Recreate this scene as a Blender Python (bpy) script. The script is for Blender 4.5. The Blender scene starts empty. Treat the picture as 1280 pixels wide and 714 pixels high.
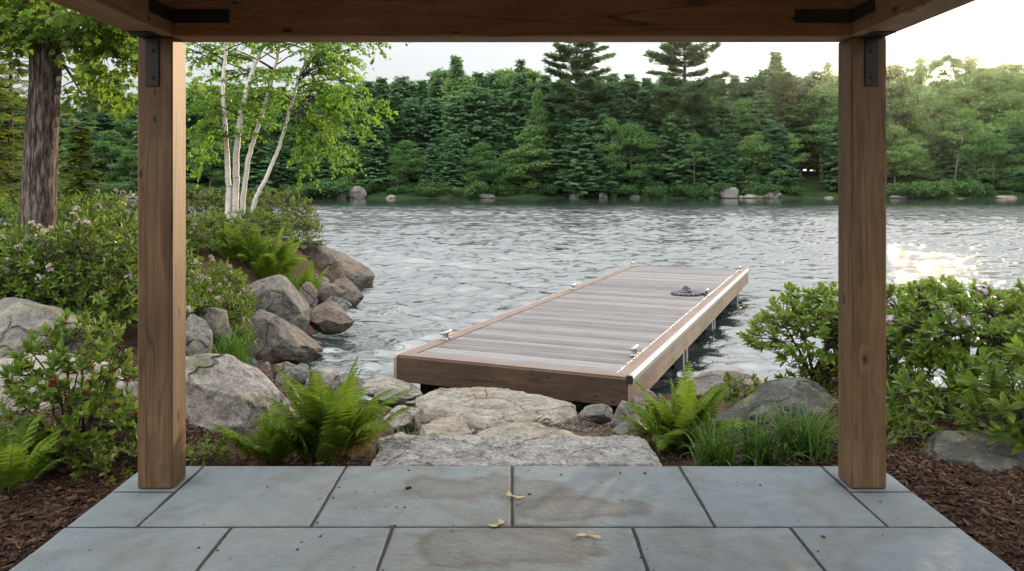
import bpy, math, random
import numpy as np
from mathutils import Vector, Matrix

R = math.radians
sc = bpy.context.scene
COL = sc.collection

# ------------------------------------------------------------------ camera, sky, sun, exposure
EYE, FPX, HY = 1.6, 1045.0, 232.0          # eye height, focal length in pixels of the 1280 wide photo, horizon row
cam = bpy.data.cameras.new('camera')
cam.sensor_width = 36.0
cam.lens = 36.0 * FPX / 1280.0
cam.shift_y = -(357.0 - HY) / 1280.0
cam.clip_start, cam.clip_end = 0.05, 3000.0
camo = bpy.data.objects.new('camera', cam)
camo.location = (0, 0, EYE)
camo.rotation_euler = (R(90), 0, 0)
COL.objects.link(camo)
sc.camera = camo

SUN_AZ, SUN_EL = 27.33, 8.0               # azimuth to the right of the view axis (+Y), elevation
SUN_DIR = Vector((math.sin(R(SUN_AZ)) * math.cos(R(SUN_EL)), math.cos(R(SUN_AZ)) * math.cos(R(SUN_EL)), math.sin(R(SUN_EL))))
world = bpy.data.worlds.new('World')
sc.world = world
world.use_nodes = True
wn, wl = world.node_tree.nodes, world.node_tree.links
wn.clear()
sky = wn.new('ShaderNodeTexSky')
sky.sky_type = 'NISHITA'
sky.sun_disc = False
sky.sun_elevation = R(SUN_EL)
sky.sun_rotation = R(SUN_AZ)
sky.altitude = 200.0
sky.air_density = 0.75
sky.dust_density = 0.5
sky.ozone_density = 1.0
SKY_STRENGTH = 0.15
# a high thin overcast veil whitens the sky; the solar disc and its aureole belong to the sky itself
wco = wn.new('ShaderNodeTexCoord')
wdot = wn.new('ShaderNodeVectorMath'); wdot.operation = 'DOT_PRODUCT'
wnorm = wn.new('ShaderNodeVectorMath'); wnorm.operation = 'NORMALIZE'
wl.new(wco.outputs['Generated'], wnorm.inputs[0])
wl.new(wnorm.outputs[0], wdot.inputs[0])
wdot.inputs[1].default_value = (math.sin(R(SUN_AZ)) * math.cos(R(6.64)), math.cos(R(SUN_AZ)) * math.cos(R(6.64)), math.sin(R(6.64)))   # visible disc, set lower than the lamp, low over the trees
def wmath(op, a, b=None, c=None, clamp=False):
    n = wn.new('ShaderNodeMath'); n.operation = op; n.use_clamp = clamp
    for i, v in enumerate((a, b, c)):
        if v is None: continue
        if isinstance(v, (int, float)): n.inputs[i].default_value = v
        else: wl.new(v, n.inputs[i])
    return n.outputs[0]
disc = wmath('MULTIPLY', wmath('GREATER_THAN', wdot.outputs['Value'], math.cos(R(0.55))), 150.0)
aur = wmath('MULTIPLY', wmath('POWER', wmath('MAXIMUM', wdot.outputs['Value'], 0.0), 500.0), 1.3)
glow = wmath('ADD', disc, aur)
wcol = wn.new('ShaderNodeMix'); wcol.data_type = 'RGBA'; wcol.blend_type = 'ADD'; wcol.inputs[0].default_value = 1.0
wg = wn.new('ShaderNodeVectorMath'); wg.operation = 'SCALE'; wg.inputs[0].default_value = (1.0, 0.72, 0.42)
wl.new(glow, wg.inputs['Scale'])
wsat = wn.new('ShaderNodeHueSaturation'); wsat.inputs['Saturation'].default_value = 0.45
wl.new(sky.outputs[0], wsat.inputs['Color'])
wveil = wn.new('ShaderNodeMix'); wveil.data_type = 'RGBA'; wveil.blend_type = 'ADD'; wveil.inputs[0].default_value = 1.0
wsat.inputs['Value'].default_value = 0.125
wsep = wn.new('ShaderNodeSeparateXYZ'); wl.new(wnorm.outputs[0], wsep.inputs[0])
wvs = wn.new('ShaderNodeVectorMath'); wvs.operation = 'SCALE'; wvs.inputs[0].default_value = (1.0, 1.0, 1.015)
wanti = wn.new('ShaderNodeVectorMath'); wanti.operation = 'DOT_PRODUCT'; wl.new(wnorm.outputs[0], wanti.inputs[0]); wanti.inputs[1].default_value = (-math.sin(R(SUN_AZ)), -math.cos(R(SUN_AZ)), .35)
wvl = wmath('MULTIPLY_ADD', wmath('MAXIMUM', wsep.outputs[2], 0.0), 5.8, 0.66)
wl.new(wmath('ADD', wvl, wmath('MULTIPLY', wmath('MAXIMUM', wanti.outputs['Value'], 0.0), 3.2)), wvs.inputs['Scale'])   # extra sky brightness opposite the sun, added to fill camera-facing sides   # overcast: brighter overhead
wl.new(wsat.outputs[0], wveil.inputs[6]); wl.new(wvs.outputs[0], wveil.inputs[7])
wl.new(wveil.outputs[2], wcol.inputs[6]); wl.new(wg.outputs[0], wcol.inputs[7])
wbg = wn.new('ShaderNodeBackground'); wbg.inputs['Strength'].default_value = SKY_STRENGTH
wout = wn.new('ShaderNodeOutputWorld')
wl.new(wcol.outputs[2], wbg.inputs['Color']); wl.new(wbg.outputs[0], wout.inputs[0])

sun = bpy.data.lights.new('sun', 'SUN')
sun.energy = 3.3
sun.angle = R(1.5)
sun.color = (1.0, 0.74, 0.46)
suno = bpy.data.objects.new('sun', sun)
suno.rotation_euler = SUN_DIR.to_track_quat('Z', 'Y').to_euler()
suno.location = (60, 100, 60)
COL.objects.link(suno)

sc.view_settings.view_transform = 'Standard'
sc.view_settings.look = 'None'
sc.view_settings.gamma = 1.0
sc.view_settings.use_curve_mapping = False
sc.view_settings.exposure = 1.5
sc.cycles.max_bounces = 8
sc.cycles.diffuse_bounces = 4
sc.cycles.glossy_bounces = 4
sc.cycles.transmission_bounces = 4
sc.cycles.transparent_max_bounces = 8
sc.cycles.caustics_reflective = False
sc.cycles.caustics_refractive = False
sc.cycles.sample_clamp_indirect = 6.0
sc.cycles.use_denoising = True

# ------------------------------------------------------------------ small helpers
rng = np.random.default_rng(7)

def tag(o, label=None, cat=None, group=None, kind=None):
    if label: o['label'] = label
    if cat: o['category'] = cat
    if group: o['group'] = group
    if kind: o['kind'] = kind
    return o

def empty(name, loc=(0, 0, 0), rz=0.0, parent=None):
    o = bpy.data.objects.new(name, None)
    o.empty_display_size = 0.2
    o.location = loc
    o.rotation_euler = (0, 0, rz)
    if parent: o.parent = parent
    COL.objects.link(o)
    return o

def mesh_np(name, V, F, mat, parent=None, smooth=False):
    """one mesh object from vertex rows and a list of face index arrays (each n x k)"""
    V = np.asarray(V, dtype=np.float32)
    Fs = [np.asarray(f, dtype=np.int32) for f in (F if isinstance(F, list) else [F]) if len(f)]
    me = bpy.data.meshes.new(name)
    me.vertices.add(len(V)); me.vertices.foreach_set('co', V.ravel())
    tot = np.concatenate([np.full(len(f), f.shape[1], dtype=np.int32) for f in Fs])
    idx = np.concatenate([f.ravel() for f in Fs])
    me.loops.add(len(idx)); me.loops.foreach_set('vertex_index', idx)
    me.polygons.add(len(tot))
    st = np.zeros(len(tot), dtype=np.int32); st[1:] = np.cumsum(tot)[:-1]
    me.polygons.foreach_set('loop_start', st); me.polygons.foreach_set('loop_total', tot)
    me.update(calc_edges=True); me.validate()
    me.polygons.foreach_set('use_smooth', np.full(len(me.polygons), bool(smooth)))
    if mat: me.materials.append(mat)
    o = bpy.data.objects.new(name, me)
    if parent: o.parent = parent
    COL.objects.link(o)
    return o

def link_mesh(name, me, parent=None, loc=(0, 0, 0), rot=(0, 0, 0), scale=(1, 1, 1)):
    o = bpy.data.objects.new(name, me)
    o.location, o.rotation_euler, o.scale = loc, rot, scale
    if parent: o.parent = parent
    COL.objects.link(o)
    return o

class Geo:
    """collects vertices and faces of one mesh"""
    def __init__(s): s.V, s.F, s.n = [], {}, 0
    def add(s, V, F):
        V = np.asarray(V, dtype=np.float64).reshape(-1, 3)
        for f in (F if isinstance(F, list) else [F]):
            f = np.asarray(f, dtype=np.int64)
            if len(f): s.F.setdefault(f.shape[1], []).append(f + s.n)
        s.V.append(V); s.n += len(V)
    def box(s, x0, x1, y0, y1, z0, z1, fn=None, bev=0.004):
        V, F = bevel_box(x0, x1, y0, y1, z0, z1, bev)
        s.add(fn(V) if fn else V, F)
    def build(s, name, mat, parent=None, smooth=False, fn=None):
        V = np.concatenate(s.V)
        if fn: V = fn(V)
        return mesh_np(name, V, [np.concatenate(v) for v in s.F.values()], mat, parent, smooth)

def bevel_box(x0, x1, y0, y1, z0, z1, b):
    b = min(b, (x1 - x0) * .45, (y1 - y0) * .45, (z1 - z0) * .45)
    c = np.array([(x0 + x1) / 2, (y0 + y1) / 2, (z0 + z1) / 2]); h = np.array([x1 - x0, y1 - y0, z1 - z0]) / 2
    V, ids = [], {}
    for sx in (-1, 1):
        for sy in (-1, 1):
            for sz in (-1, 1):
                for a in range(3):
                    p = np.array([sx, sy, sz]) * (h - b); p[a] += (sx, sy, sz)[a] * b
                    ids[(sx, sy, sz, a)] = len(V); V.append(c + p)
    Q, T = [], []
    def face(l):
        P = np.array([V[i] for i in l]); n = np.cross(P[1] - P[0], P[2] - P[0])
        if np.dot(n, P.mean(0) - c) < 0: l = l[::-1]
        (Q if len(l) == 4 else T).append(l)
    for a in range(3):
        o1, o2 = [i for i in range(3) if i != a]
        for s_ in (-1, 1):
            l = []
            for t1, t2 in ((-1, -1), (1, -1), (1, 1), (-1, 1)):
                k = [0, 0, 0]; k[a] = s_; k[o1] = t1; k[o2] = t2; l.append(ids[(*k, a)])
            face(l)
        for t1 in (-1, 1):
            for t2 in (-1, 1):
                k = [0, 0, 0]; k[o1] = t1; k[o2] = t2
                k1 = list(k); k1[a] = -1; k2 = list(k); k2[a] = 1
                face([ids[(*k1, o1)], ids[(*k2, o1)], ids[(*k2, o2)], ids[(*k1, o2)]])
    for sx in (-1, 1):
        for sy in (-1, 1):
            for sz in (-1, 1): face([ids[(sx, sy, sz, a)] for a in range(3)])
    return np.array(V), [np.array(Q), np.array(T)]

def tube(P, rad, sides=6, cap=True):
    P = np.asarray(P, float); k = len(P); rad = np.broadcast_to(np.asarray(rad, float), (k,))
    T = np.gradient(P, axis=0); T /= np.linalg.norm(T, axis=1, keepdims=True) + 1e-9
    ref = np.array([1.0, 0, 0]) if abs(T[:, 2]).mean() > .7 else np.array([0, 0, 1.0])
    A = np.cross(T, ref); A /= np.linalg.norm(A, axis=1, keepdims=True) + 1e-9
    B = np.cross(T, A)
    an = np.arange(sides) * 2 * math.pi / sides
    V = P[:, None, :] + rad[:, None, None] * (np.cos(an)[None, :, None] * A[:, None, :] + np.sin(an)[None, :, None] * B[:, None, :])
    V = V.reshape(-1, 3)
    i = np.arange(k - 1)[:, None] * sides; j = np.arange(sides)[None, :]; j2 = (j + 1) % sides
    F = np.stack([i + j, i + j2, i + sides + j2, i + sides + j], -1).reshape(-1, 4)
    return V, F

def hash3(i, j, k, seed):
    n = (i.astype(np.int64) * 374761393 + j.astype(np.int64) * 668265263 + k.astype(np.int64) * 2147483647 + seed * 974711) & 0x7fffffff
    n = ((n ^ (n >> 13)) * 1274126177) & 0x7fffffff
    n = (n ^ (n >> 16)) & 0xffff
    return n / 65535.0

def vnoise(P, seed=0):
    P = np.asarray(P, float); I = np.floor(P).astype(np.int64); f = P - I; f = f * f * (3 - 2 * f)
    out = 0
    for a in (0, 1):
        for b in (0, 1):
            for c in (0, 1):
                w = (f[..., 0] if a else 1 - f[..., 0]) * (f[..., 1] if b else 1 - f[..., 1]) * (f[..., 2] if c else 1 - f[..., 2])
                out = out + w * hash3(I[..., 0] + a, I[..., 1] + b, I[..., 2] + c, seed)
    return out * 2 - 1

def fbm(P, oct=4, seed=0, gain=.5):
    s, a, t = 0, 1.0, 0
    for o in range(oct):
        s = s + a * vnoise(np.asarray(P) * 2 ** o + 17.3 * o, seed + o); t += a; a *= gain
    return s / t

def sstep(a, b, x):
    t = np.clip((x - a) / (b - a), 0, 1); return t * t * (3 - 2 * t)

def unit(v): return v / (np.linalg.norm(v, axis=-1, keepdims=True) + 1e-9)

def frames(d, nrm):
    """rotation matrices whose columns are length axis d, width axis, normal (as close to nrm as possible)"""
    d = unit(d); y = unit(np.cross(nrm, d)); z = np.cross(d, y)
    return np.stack([d, y, z], -1)

def scatter(T, P, Rm, S):
    """copies of a template (V, F list) at points P with frames Rm and scales S"""
    TV, TF = T
    P = np.asarray(P); N = len(P); S = np.asarray(S)
    if S.ndim == 1: S = S[:, None] * np.ones(3)
    V = np.einsum('nij,nkj->nki', Rm, TV[None] * S[:, None, :]) + P[:, None, :]
    off = (np.arange(N) * len(TV))[:, None, None]
    return V.reshape(-1, 3), [(f[None] + off).reshape(-1, f.shape[1]) for f in TF]

def px_at(px, Y): return (px - 640.0) * Y / FPX        # world x of photo column px at depth Y
def z_at(py, Y): return EYE - (py - HY) * Y / FPX        # world z of photo row py at depth Y

# ------------------------------------------------------------------ material helpers
class NT:
    def __init__(s, name):
        s.m = bpy.data.materials.new(name); s.m.use_nodes = True
        s.t = s.m.node_tree; s.t.nodes.clear()
        s.out = s.t.nodes.new('ShaderNodeOutputMaterial')
    def n(s, typ, **kw):
        nd = s.t.nodes.new('ShaderNode' + typ)
        for k, v in kw.items():
            if k.startswith('_'): setattr(nd, k[1:], v)
            else: s.set(nd.inputs[k.replace('__', ' ')], v)
        return nd
    def set(s, sock, v):
        if isinstance(v, bpy.types.NodeSocket): s.t.links.new(v, sock)
        else:
            if hasattr(sock, 'default_value') and isinstance(v, (tuple, list)) and len(v) == 3 and sock.type == 'RGBA': v = (*v, 1)
            sock.default_value = v
    def math(s, op, a, b=0.0, c=None, clamp=False):
        nd = s.t.nodes.new('ShaderNodeMath'); nd.operation = op; nd.use_clamp = clamp
        s.set(nd.inputs[0], a); s.set(nd.inputs[1], b)
        if c is not None: s.set(nd.inputs[2], c)
        return nd.outputs[0]
    def mix(s, f, a, b, bt='MIX'):
        nd = s.t.nodes.new('ShaderNodeMix'); nd.data_type = 'RGBA'; nd.blend_type = bt
        s.set(nd.inputs[0], f); s.set(nd.inputs[6], a); s.set(nd.inputs[7], b)
        return nd.outputs[2]
    def ramp(s, f, *st, interp='LINEAR'):
        nd = s.t.nodes.new('ShaderNodeValToRGB'); s.set(nd.inputs[0], f); e = nd.color_ramp.elements
        nd.color_ramp.interpolation = interp
        while len(e) < len(st): e.new(.5)
        for q, (p, c) in zip(e, st):
            q.position = p; q.color = (*c, 1) if not isinstance(c, (int, float)) else (c, c, c, 1)
        return nd.outputs[0]
    def coord(s, kind='Object', scale=(1, 1, 1), loc=(0, 0, 0), rot=(0, 0, 0)):
        tc = s.t.nodes.new('ShaderNodeTexCoord'); mp = s.t.nodes.new('ShaderNodeMapping')
        s.t.links.new(tc.outputs[kind], mp.inputs[0])
        mp.inputs['Location'].default_value = loc; mp.inputs['Rotation'].default_value = rot; mp.inputs['Scale'].default_value = scale
        return mp.outputs[0]
    def pos(s, scale=(1, 1, 1)):
        g = s.t.nodes.new('ShaderNodeNewGeometry'); mp = s.t.nodes.new('ShaderNodeMapping')
        s.t.links.new(g.outputs['Position'], mp.inputs[0]); mp.inputs['Scale'].default_value = scale
        return mp.outputs[0]
    def noise(s, vec, scale=5.0, det=4.0, rough=.55, dist=0.0):
        return s.n('TexNoise', Vector=vec, Scale=scale, Detail=det, Roughness=rough, Distortion=dist).outputs[0]
    def voro(s, vec, scale=5.0, feat='F1', rnd=1.0, out='Distance'):
        nd = s.t.nodes.new('ShaderNodeTexVoronoi'); nd.feature = feat
        s.set(nd.inputs['Vector'], vec); s.set(nd.inputs['Scale'], scale); s.set(nd.inputs['Randomness'], rnd)
        return nd.outputs[out]
    def bump(s, h, st=.3, d=.01, normal=None):
        nd = s.n('Bump', Height=h, Strength=st, Distance=d)
        if normal is not None: s.set(nd.inputs['Normal'], normal)
        return nd.outputs[0]
    def island(s):
        return s.t.nodes.new('ShaderNodeNewGeometry').outputs['Random Per Island']
    def objrand(s):
        return s.t.nodes.new('ShaderNodeObjectInfo').outputs['Random']
    def done(s, col, rough=.6, normal=None, spec=.3, metal=0.0):
        b = s.n('BsdfPrincipled')
        s.set(b.inputs['Base Color'], col); s.set(b.inputs['Roughness'], rough); s.set(b.inputs['Metallic'], metal)
        s.set(b.inputs['Specular IOR Level'], spec)
        if normal is not None: s.set(b.inputs['Normal'], normal)
        s.t.links.new(b.outputs[0], s.out.inputs[0])
        return s.m

def leaf_mat(name, dark, mid, light, trans=.35, tcol=None, rough=.42, spec=.35, obj=.0):
    t = NT(name)
    r = t.island()
    if obj:
        r = t.math('ADD', t.math('MULTIPLY', r, 1 - obj), t.math('MULTIPLY', t.objrand(), obj))
    c = t.ramp(r, (0.0, dark), (.5, mid), (1.0, light))
    b = t.n('BsdfPrincipled', Base__Color=c, Roughness=rough)
    b.inputs['Specular IOR Level'].default_value = spec
    tc = t.mix(.5, c, tcol, 'MIX') if tcol else c
    tr = t.n('BsdfTranslucent', Color=tc)
    mx = t.n('MixShader', Fac=trans)
    t.t.links.new(b.outputs[0], mx.inputs[1]); t.t.links.new(tr.outputs[0], mx.inputs[2])
    t.t.links.new(mx.outputs[0], t.out.inputs[0])
    return t.m

def wood_mat(name, axis, dark, light, knots=True, grey=0.0, ring=26.0, rough=.62):
    """sawn timber with the grain running along one axis"""
    t = NT(name)
    sc_ = [ring, ring, ring]; sc_[axis] = .55
    off = t.objrand()
    co = t.coord('Object')
    add = t.n('VectorMath', _operation='ADD'); t.set(add.inputs[0], co)
    cmb = t.n('CombineXYZ', X=t.math('MULTIPLY', off, 7.0), Y=t.math('MULTIPLY', off, 13.0), Z=t.math('MULTIPLY', off, 5.0))
    t.set(add.inputs[1], cmb.outputs[0]); co = add.outputs[0]
    # knots push the grain aside
    ks = [9.0, 9.0, 9.0]; ks[axis] = 4.2
    mk = t.n('Mapping', Vector=co, Scale=tuple(ks))
    kd = t.voro(mk.outputs[0], 1.0, rnd=1.0)
    kn = t.ramp(kd, (0.0, 1.0), (.11, .85), (.15, 0.0))
    kh = t.ramp(kd, (0.0, 1.0), (.42, 0.0))
    mp = t.n('Mapping', Vector=co, Scale=tuple(sc_))
    wob = t.n('TexNoise', Vector=co, Scale=2.2, Detail=2.0)
    ad2 = t.n('VectorMath', _operation='MULTIPLY_ADD'); t.set(ad2.inputs[0], wob.outputs[1]); ad2.inputs[1].default_value = (2.2, 2.2, 2.2); t.set(ad2.inputs[2], mp.outputs[0])
    ad3 = t.n('VectorMath', _operation='MULTIPLY_ADD'); t.set(ad3.inputs[0], kh); ad3.inputs[1].default_value = (1.3, 1.3, 1.3); t.set(ad3.inputs[2], ad2.outputs[0])
    g1 = t.noise(ad3.outputs[0], 1.0, 3.0, .6)
    fs = [75.0] * 3; fs[axis] = 1.6
    mf = t.n('Mapping', Vector=co, Scale=tuple(fs))
    g2 = t.noise(mf.outputs[0], 1.0, 2.0, .6)
    g = t.math('ADD', t.math('MULTIPLY', g1, .58), t.math('MULTIPLY', g2, .42))
    c = t.ramp(g, (.33, dark), (.5, tuple((a + b) / 2 for a, b in zip(dark, light))), (.66, light))
    blot = t.noise(co, 1.6, 3.0)
    c = t.mix(t.ramp(blot, (.4, 0.0), (.7, .45)), c, tuple(x * .62 for x in dark), 'MIX')
    if grey: c = t.mix(t.ramp(t.noise(co, 3.0, 4.0), (.35, grey * .4), (.65, grey)), c, (.22, .21, .20))
    # checks: thin dark splits along the grain
    cs = [9.0] * 3; cs[axis] = .45
    mc = t.n('Mapping', Vector=co, Scale=tuple(cs))
    ck = t.ramp(t.math('ABSOLUTE', t.math('SUBTRACT', t.noise(mc.outputs[0], 1.0, 1.0), .5)), (0.0, 1.0), (.012, 0.0))
    ck = t.math('MULTIPLY', ck, t.ramp(t.noise(co, 1.1, 1.0), (.42, 0.0), (.52, 1.0)))
    c = t.mix(t.math('MULTIPLY', ck, .6), c, (.02, .014, .01))
    if knots: c = t.mix(t.math('MULTIPLY', kn, .88), c, (.028, .014, .008))
    h = t.math('SUBTRACT', g, t.math('MULTIPLY', ck, .8))
    return t.done(c, rough, t.bump(h, .35, .004), .25)

# ------------------------------------------------------------------ materials
M = {}
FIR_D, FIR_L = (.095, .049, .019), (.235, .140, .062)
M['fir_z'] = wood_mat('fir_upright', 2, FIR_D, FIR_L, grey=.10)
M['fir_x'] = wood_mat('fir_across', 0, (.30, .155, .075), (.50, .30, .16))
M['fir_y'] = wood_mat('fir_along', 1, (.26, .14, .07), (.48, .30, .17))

def mat_steel():
    t = NT('blackened_steel'); co = t.coord('Object')
    n = t.noise(co, 30, 4)
    return t.done(t.ramp(n, (.3, (.012, .012, .012)), (.7, (.028, .026, .024))), .55, t.bump(n, .2, .002), .35)
M['steel'] = mat_steel()

def mat_galv():
    t = NT('galvanized_steel'); co = t.coord('Object')
    n = t.voro(co, 40.0, out='Color'); z = t.noise(co, 6, 4)
    c = t.mix(.35, t.ramp(z, (.3, (.28, .29, .30)), (.7, (.45, .46, .46))), n, 'SOFT_LIGHT')
    return t.done(c, .38, t.bump(z, .15, .002), .5, .75)
M['galv'] = mat_galv()

def mat_slate():
    t = NT('bluestone'); co = t.pos()
    r = t.objrand()
    n1 = t.noise(co, 1.7, 5, .6); n2 = t.noise(co, 9.0, 6, .65); n3 = t.noise(co, 70.0, 4, .6)
    base = t.ramp(r, (0, (.150, .194, .212)), (.3, (.182, .213, .222)), (.6, (.162, .206, .228)), (1, (.192, .226, .238)))
    c = t.mix(t.ramp(n1, (.35, 0.0), (.65, .5)), base, (.228, .258, .262))
    c = t.mix(t.math('MULTIPLY', t.ramp(n2, (.4, 0.0), (.75, 1.0)), .5), c, (.128, .150, .155))
    c = t.mix(t.math('MULTIPLY', t.ramp(n3, (.45, 0.0), (.8, 1.0)), .35), c, (.22, .225, .22))
    # iron and water stains: wandering brown contour bands left where puddles dried
    wob = t.n('TexNoise', Vector=co, Scale=1.15, Detail=3.0, Distortion=.6).outputs[0]
    band = t.ramp(t.math('ABSOLUTE', t.math('SUBTRACT', wob, .545)), (0.0, 1.0), (.012, .8), (.05, 0.0))
    inside = t.ramp(wob, (.53, 0.0), (.555, .9), (.70, .35))
    c = t.mix(t.math('MULTIPLY', band, .28), c, (.10, .085, .062))
    c = t.mix(t.math('MULTIPLY', inside, .18), c, (.175, .175, .155))
    # a damp patch drying in the middle of the paving
    sp = t.n('SeparateXYZ', Vector=co); wn1 = t.math('MULTIPLY', t.math('SUBTRACT', t.noise(co, 1.9, 4, .6, .5), .5), 1.1)
    for (sx, sy, sr, fy) in ((-.20, 4.42, .34, 1.7), (.42, 4.12, .30, 2.6), (-.05, 3.72, .38, 2.2)):
        dx = t.math('SUBTRACT', sp.outputs[0], sx); dy_ = t.math('MULTIPLY', t.math('SUBTRACT', sp.outputs[1], sy), fy)
        dd = t.math('SUBTRACT', t.math('SQRT', t.math('ADD', t.math('MULTIPLY', dx, dx), t.math('MULTIPLY', dy_, dy_))), wn1)
        rim = t.math('MULTIPLY', t.ramp(t.math('ABSOLUTE', t.math('SUBTRACT', dd, sr)), (0.0, 1.0), (.02, .7), (.10, 0.0)), .6)
        c = t.mix(t.ramp(t.math('SUBTRACT', dd, t.math('SUBTRACT', sr, .5)), (.0, .15), (.45, .6), (.5, .0)), c, (.128, .128, .112))
        c = t.mix(rim, c, (.08, .068, .05))
    # pits
    pit = t.ramp(t.voro(co, 8.0), (0.0, 1.0), (.055, 1.0), (.075, 0.0))
    pit = t.math('MULTIPLY', pit, t.ramp(t.noise(co, 2.3, 1), (.55, 0.0), (.6, 1.0)))
    c = t.mix(t.math('MULTIPLY', pit, .7), c, (.03, .03, .03))
    h = t.math('ADD', t.math('MULTIPLY', n2, .5), t.math('MULTIPLY', n3, .22))
    h = t.math('ADD', h, t.math('MULTIPLY', t.noise(co, 3.2, 2), .8))
    cleft = t.noise(t.n('Mapping', Vector=co, Scale=(1, 1.7, 1), Rotation=(0, 0, .5)).outputs[0], 14.0, 3, .7, 1.2)
    h = t.math('ADD', h, t.math('MULTIPLY', t.ramp(cleft, (.42, 0.0), (.55, 1.0)), .3))
    h = t.math('SUBTRACT', h, t.math('MULTIPLY', pit, .6))
    ro = t.ramp(n2, (.3, .55), (.7, .78))
    return t.done(c, ro, t.bump(h, .6, .009), .25)
M['slate'] = mat_slate()

def mat_joint():
    t = NT('joint_sand'); co = t.pos()
    n = t.noise(co, 60, 4)
    return t.done(t.ramp(n, (.3, (.03, .03, .029)), (.7, (.07, .067, .062))), .9, t.bump(n, .6, .004), .1)
M['joint'] = mat_joint()

def mat_rock(name, dark, mid, light, warm=.25, lichen=.3, moss=.0, speck=1.0, scale=1.0, wet=True, crack=.5):
    t = NT(name); g = t.t.nodes.new('ShaderNodeNewGeometry')
    co = t.pos((scale, scale, scale))
    n0 = t.noise(co, 1.3, 4, .6, .4); n1 = t.noise(co, 4.5, 6, .65, .3); n2 = t.noise(co, 22, 5, .7); n3 = t.noise(co, 95, 3, .7)
    c = t.ramp(n1, (.3, dark), (.5, mid), (.7, light))
    c = t.mix(t.math('MULTIPLY', t.ramp(n0, (.42, 0.0), (.62, 1.0)), warm), c, (.30, .19, .12))
    c = t.mix(t.math('MULTIPLY', t.ramp(n2, (.5, 0.0), (.62, 1.0)), .55 * speck), c, tuple(x * .35 for x in dark))
    c = t.mix(t.math('MULTIPLY', t.ramp(n3, (.55, 0.0), (.66, 1.0)), .5 * speck), c, tuple(min(1, x * 1.5) for x in light))
    c = t.mix(t.math('MULTIPLY', t.ramp(n3, (.34, 1.0), (.44, 0.0)), .6 * speck), c, (.03, .03, .03))
    # dark weather streaks and cracks
    st = t.noise(t.n('Mapping', Vector=co, Scale=(3.2, 3.2, .7)).outputs[0], 1.0, 5, .7)
    c = t.mix(t.math('MULTIPLY', t.ramp(st, (.52, 0.0), (.66, 1.0)), .55), c, tuple(x * .4 for x in dark))
    wv = t.n('TexNoise', Vector=co, Scale=2.4, Detail=3.0)
    av = t.n('VectorMath', _operation='MULTIPLY_ADD'); t.set(av.inputs[0], wv.outputs[1]); av.inputs[1].default_value = (.5, .5, .5); t.set(av.inputs[2], co)
    cr = t.ramp(t.voro(av.outputs[0], 1.35, 'DISTANCE_TO_EDGE'), (0.0, 1.0), (.012, .6), (.03, 0.0))
    cr = t.math('MULTIPLY', cr, t.ramp(t.noise(co, .9, 2), (.42, 0.0), (.52, 1.0)))
    c = t.mix(t.math('MULTIPLY', cr, crack), c, (.02, .018, .016))
    sep = t.n('SeparateXYZ', Vector=g.outputs['Normal'])
    up = t.ramp(sep.outputs[2], (.35, 0.0), (.75, 1.0))
    li = t.noise(co, 7.5, 5, .7)
    lm = t.math('MULTIPLY', t.ramp(li, (.54, 0.0), (.58, 1.0)), lichen)
    c = t.mix(lm, c, t.ramp(t.noise(co, 2.5, 2), (.4, (.34, .36, .30)), (.6, (.30, .33, .17))))
    if moss:
        mm = t.math('MULTIPLY', t.math('MULTIPLY', t.ramp(t.noise(co, 3.1, 4, .65), (.55, 0.0), (.62, 1.0)), up), moss)
        c = t.mix(mm, c, (.075, .10, .02))
    ro = .82
    if wet:   # lake-stained band at the waterline
        wz = t.n('SeparateXYZ', Vector=g.outputs['Position']).outputs[2]
        wl_ = t.math('ADD', wz, t.math('MULTIPLY', t.math('SUBTRACT', n1, .5), .35))
        wm = t.ramp(t.math('ADD', wl_, 1.0), (.16, 1.0), (.30, 0.0))
        c = t.mix(t.math('MULTIPLY', wm, .78), c, (.035, .028, .02))
        ro = t.math('SUBTRACT', .82, t.math('MULTIPLY', wm, .5))
    h = t.math('ADD', t.math('ADD', t.math('MULTIPLY', n1, 1.0), t.math('MULTIPLY', n2, .38)), t.math('MULTIPLY', n3, .14))
    h = t.math('SUBTRACT', h, t.math('MULTIPLY', cr, .6))
    return t.done(c, ro, t.bump(h, 1.0, .05), .25)
M['rock_grey'] = mat_rock('grey_granite', (.075, .078, .076), (.145, .145, .138), (.235, .23, .215), warm=.25, lichen=.35, moss=.25)
M['rock_pale'] = mat_rock('pale_granite', (.14, .13, .118), (.28, .26, .23), (.42, .40, .37), warm=.32, lichen=.2, moss=.5, crack=.8)
M['rock_brown'] = mat_rock('brown_granite', (.072, .065, .058), (.14, .124, .11), (.235, .212, .19), warm=.32, lichen=.15)
M['rock_slab'] = mat_rock('ledge_stone', (.16, .145, .12), (.32, .295, .25), (.46, .43, .375), warm=.28, lichen=.15, moss=.4, crack=.35, scale=1.5)
M['rock_dark'] = mat_rock('dark_boulder', (.032, .033, .031), (.062, .062, .057), (.11, .108, .10), warm=.15, lichen=.2, moss=.4)  # darkest of the boulder stones
M['rock_step'] = mat_rock('split_granite', (.20, .20, .20), (.44, .435, .42), (.62, .61, .59), warm=.06, lichen=.03, wet=False, scale=2.2, speck=.9, crack=.0)
M['rock_far'] = mat_rock('shore_granite', (.10, .10, .098), (.19, .185, .175), (.30, .29, .275), warm=.3, lichen=.1, scale=.35, wet=False)

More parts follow.
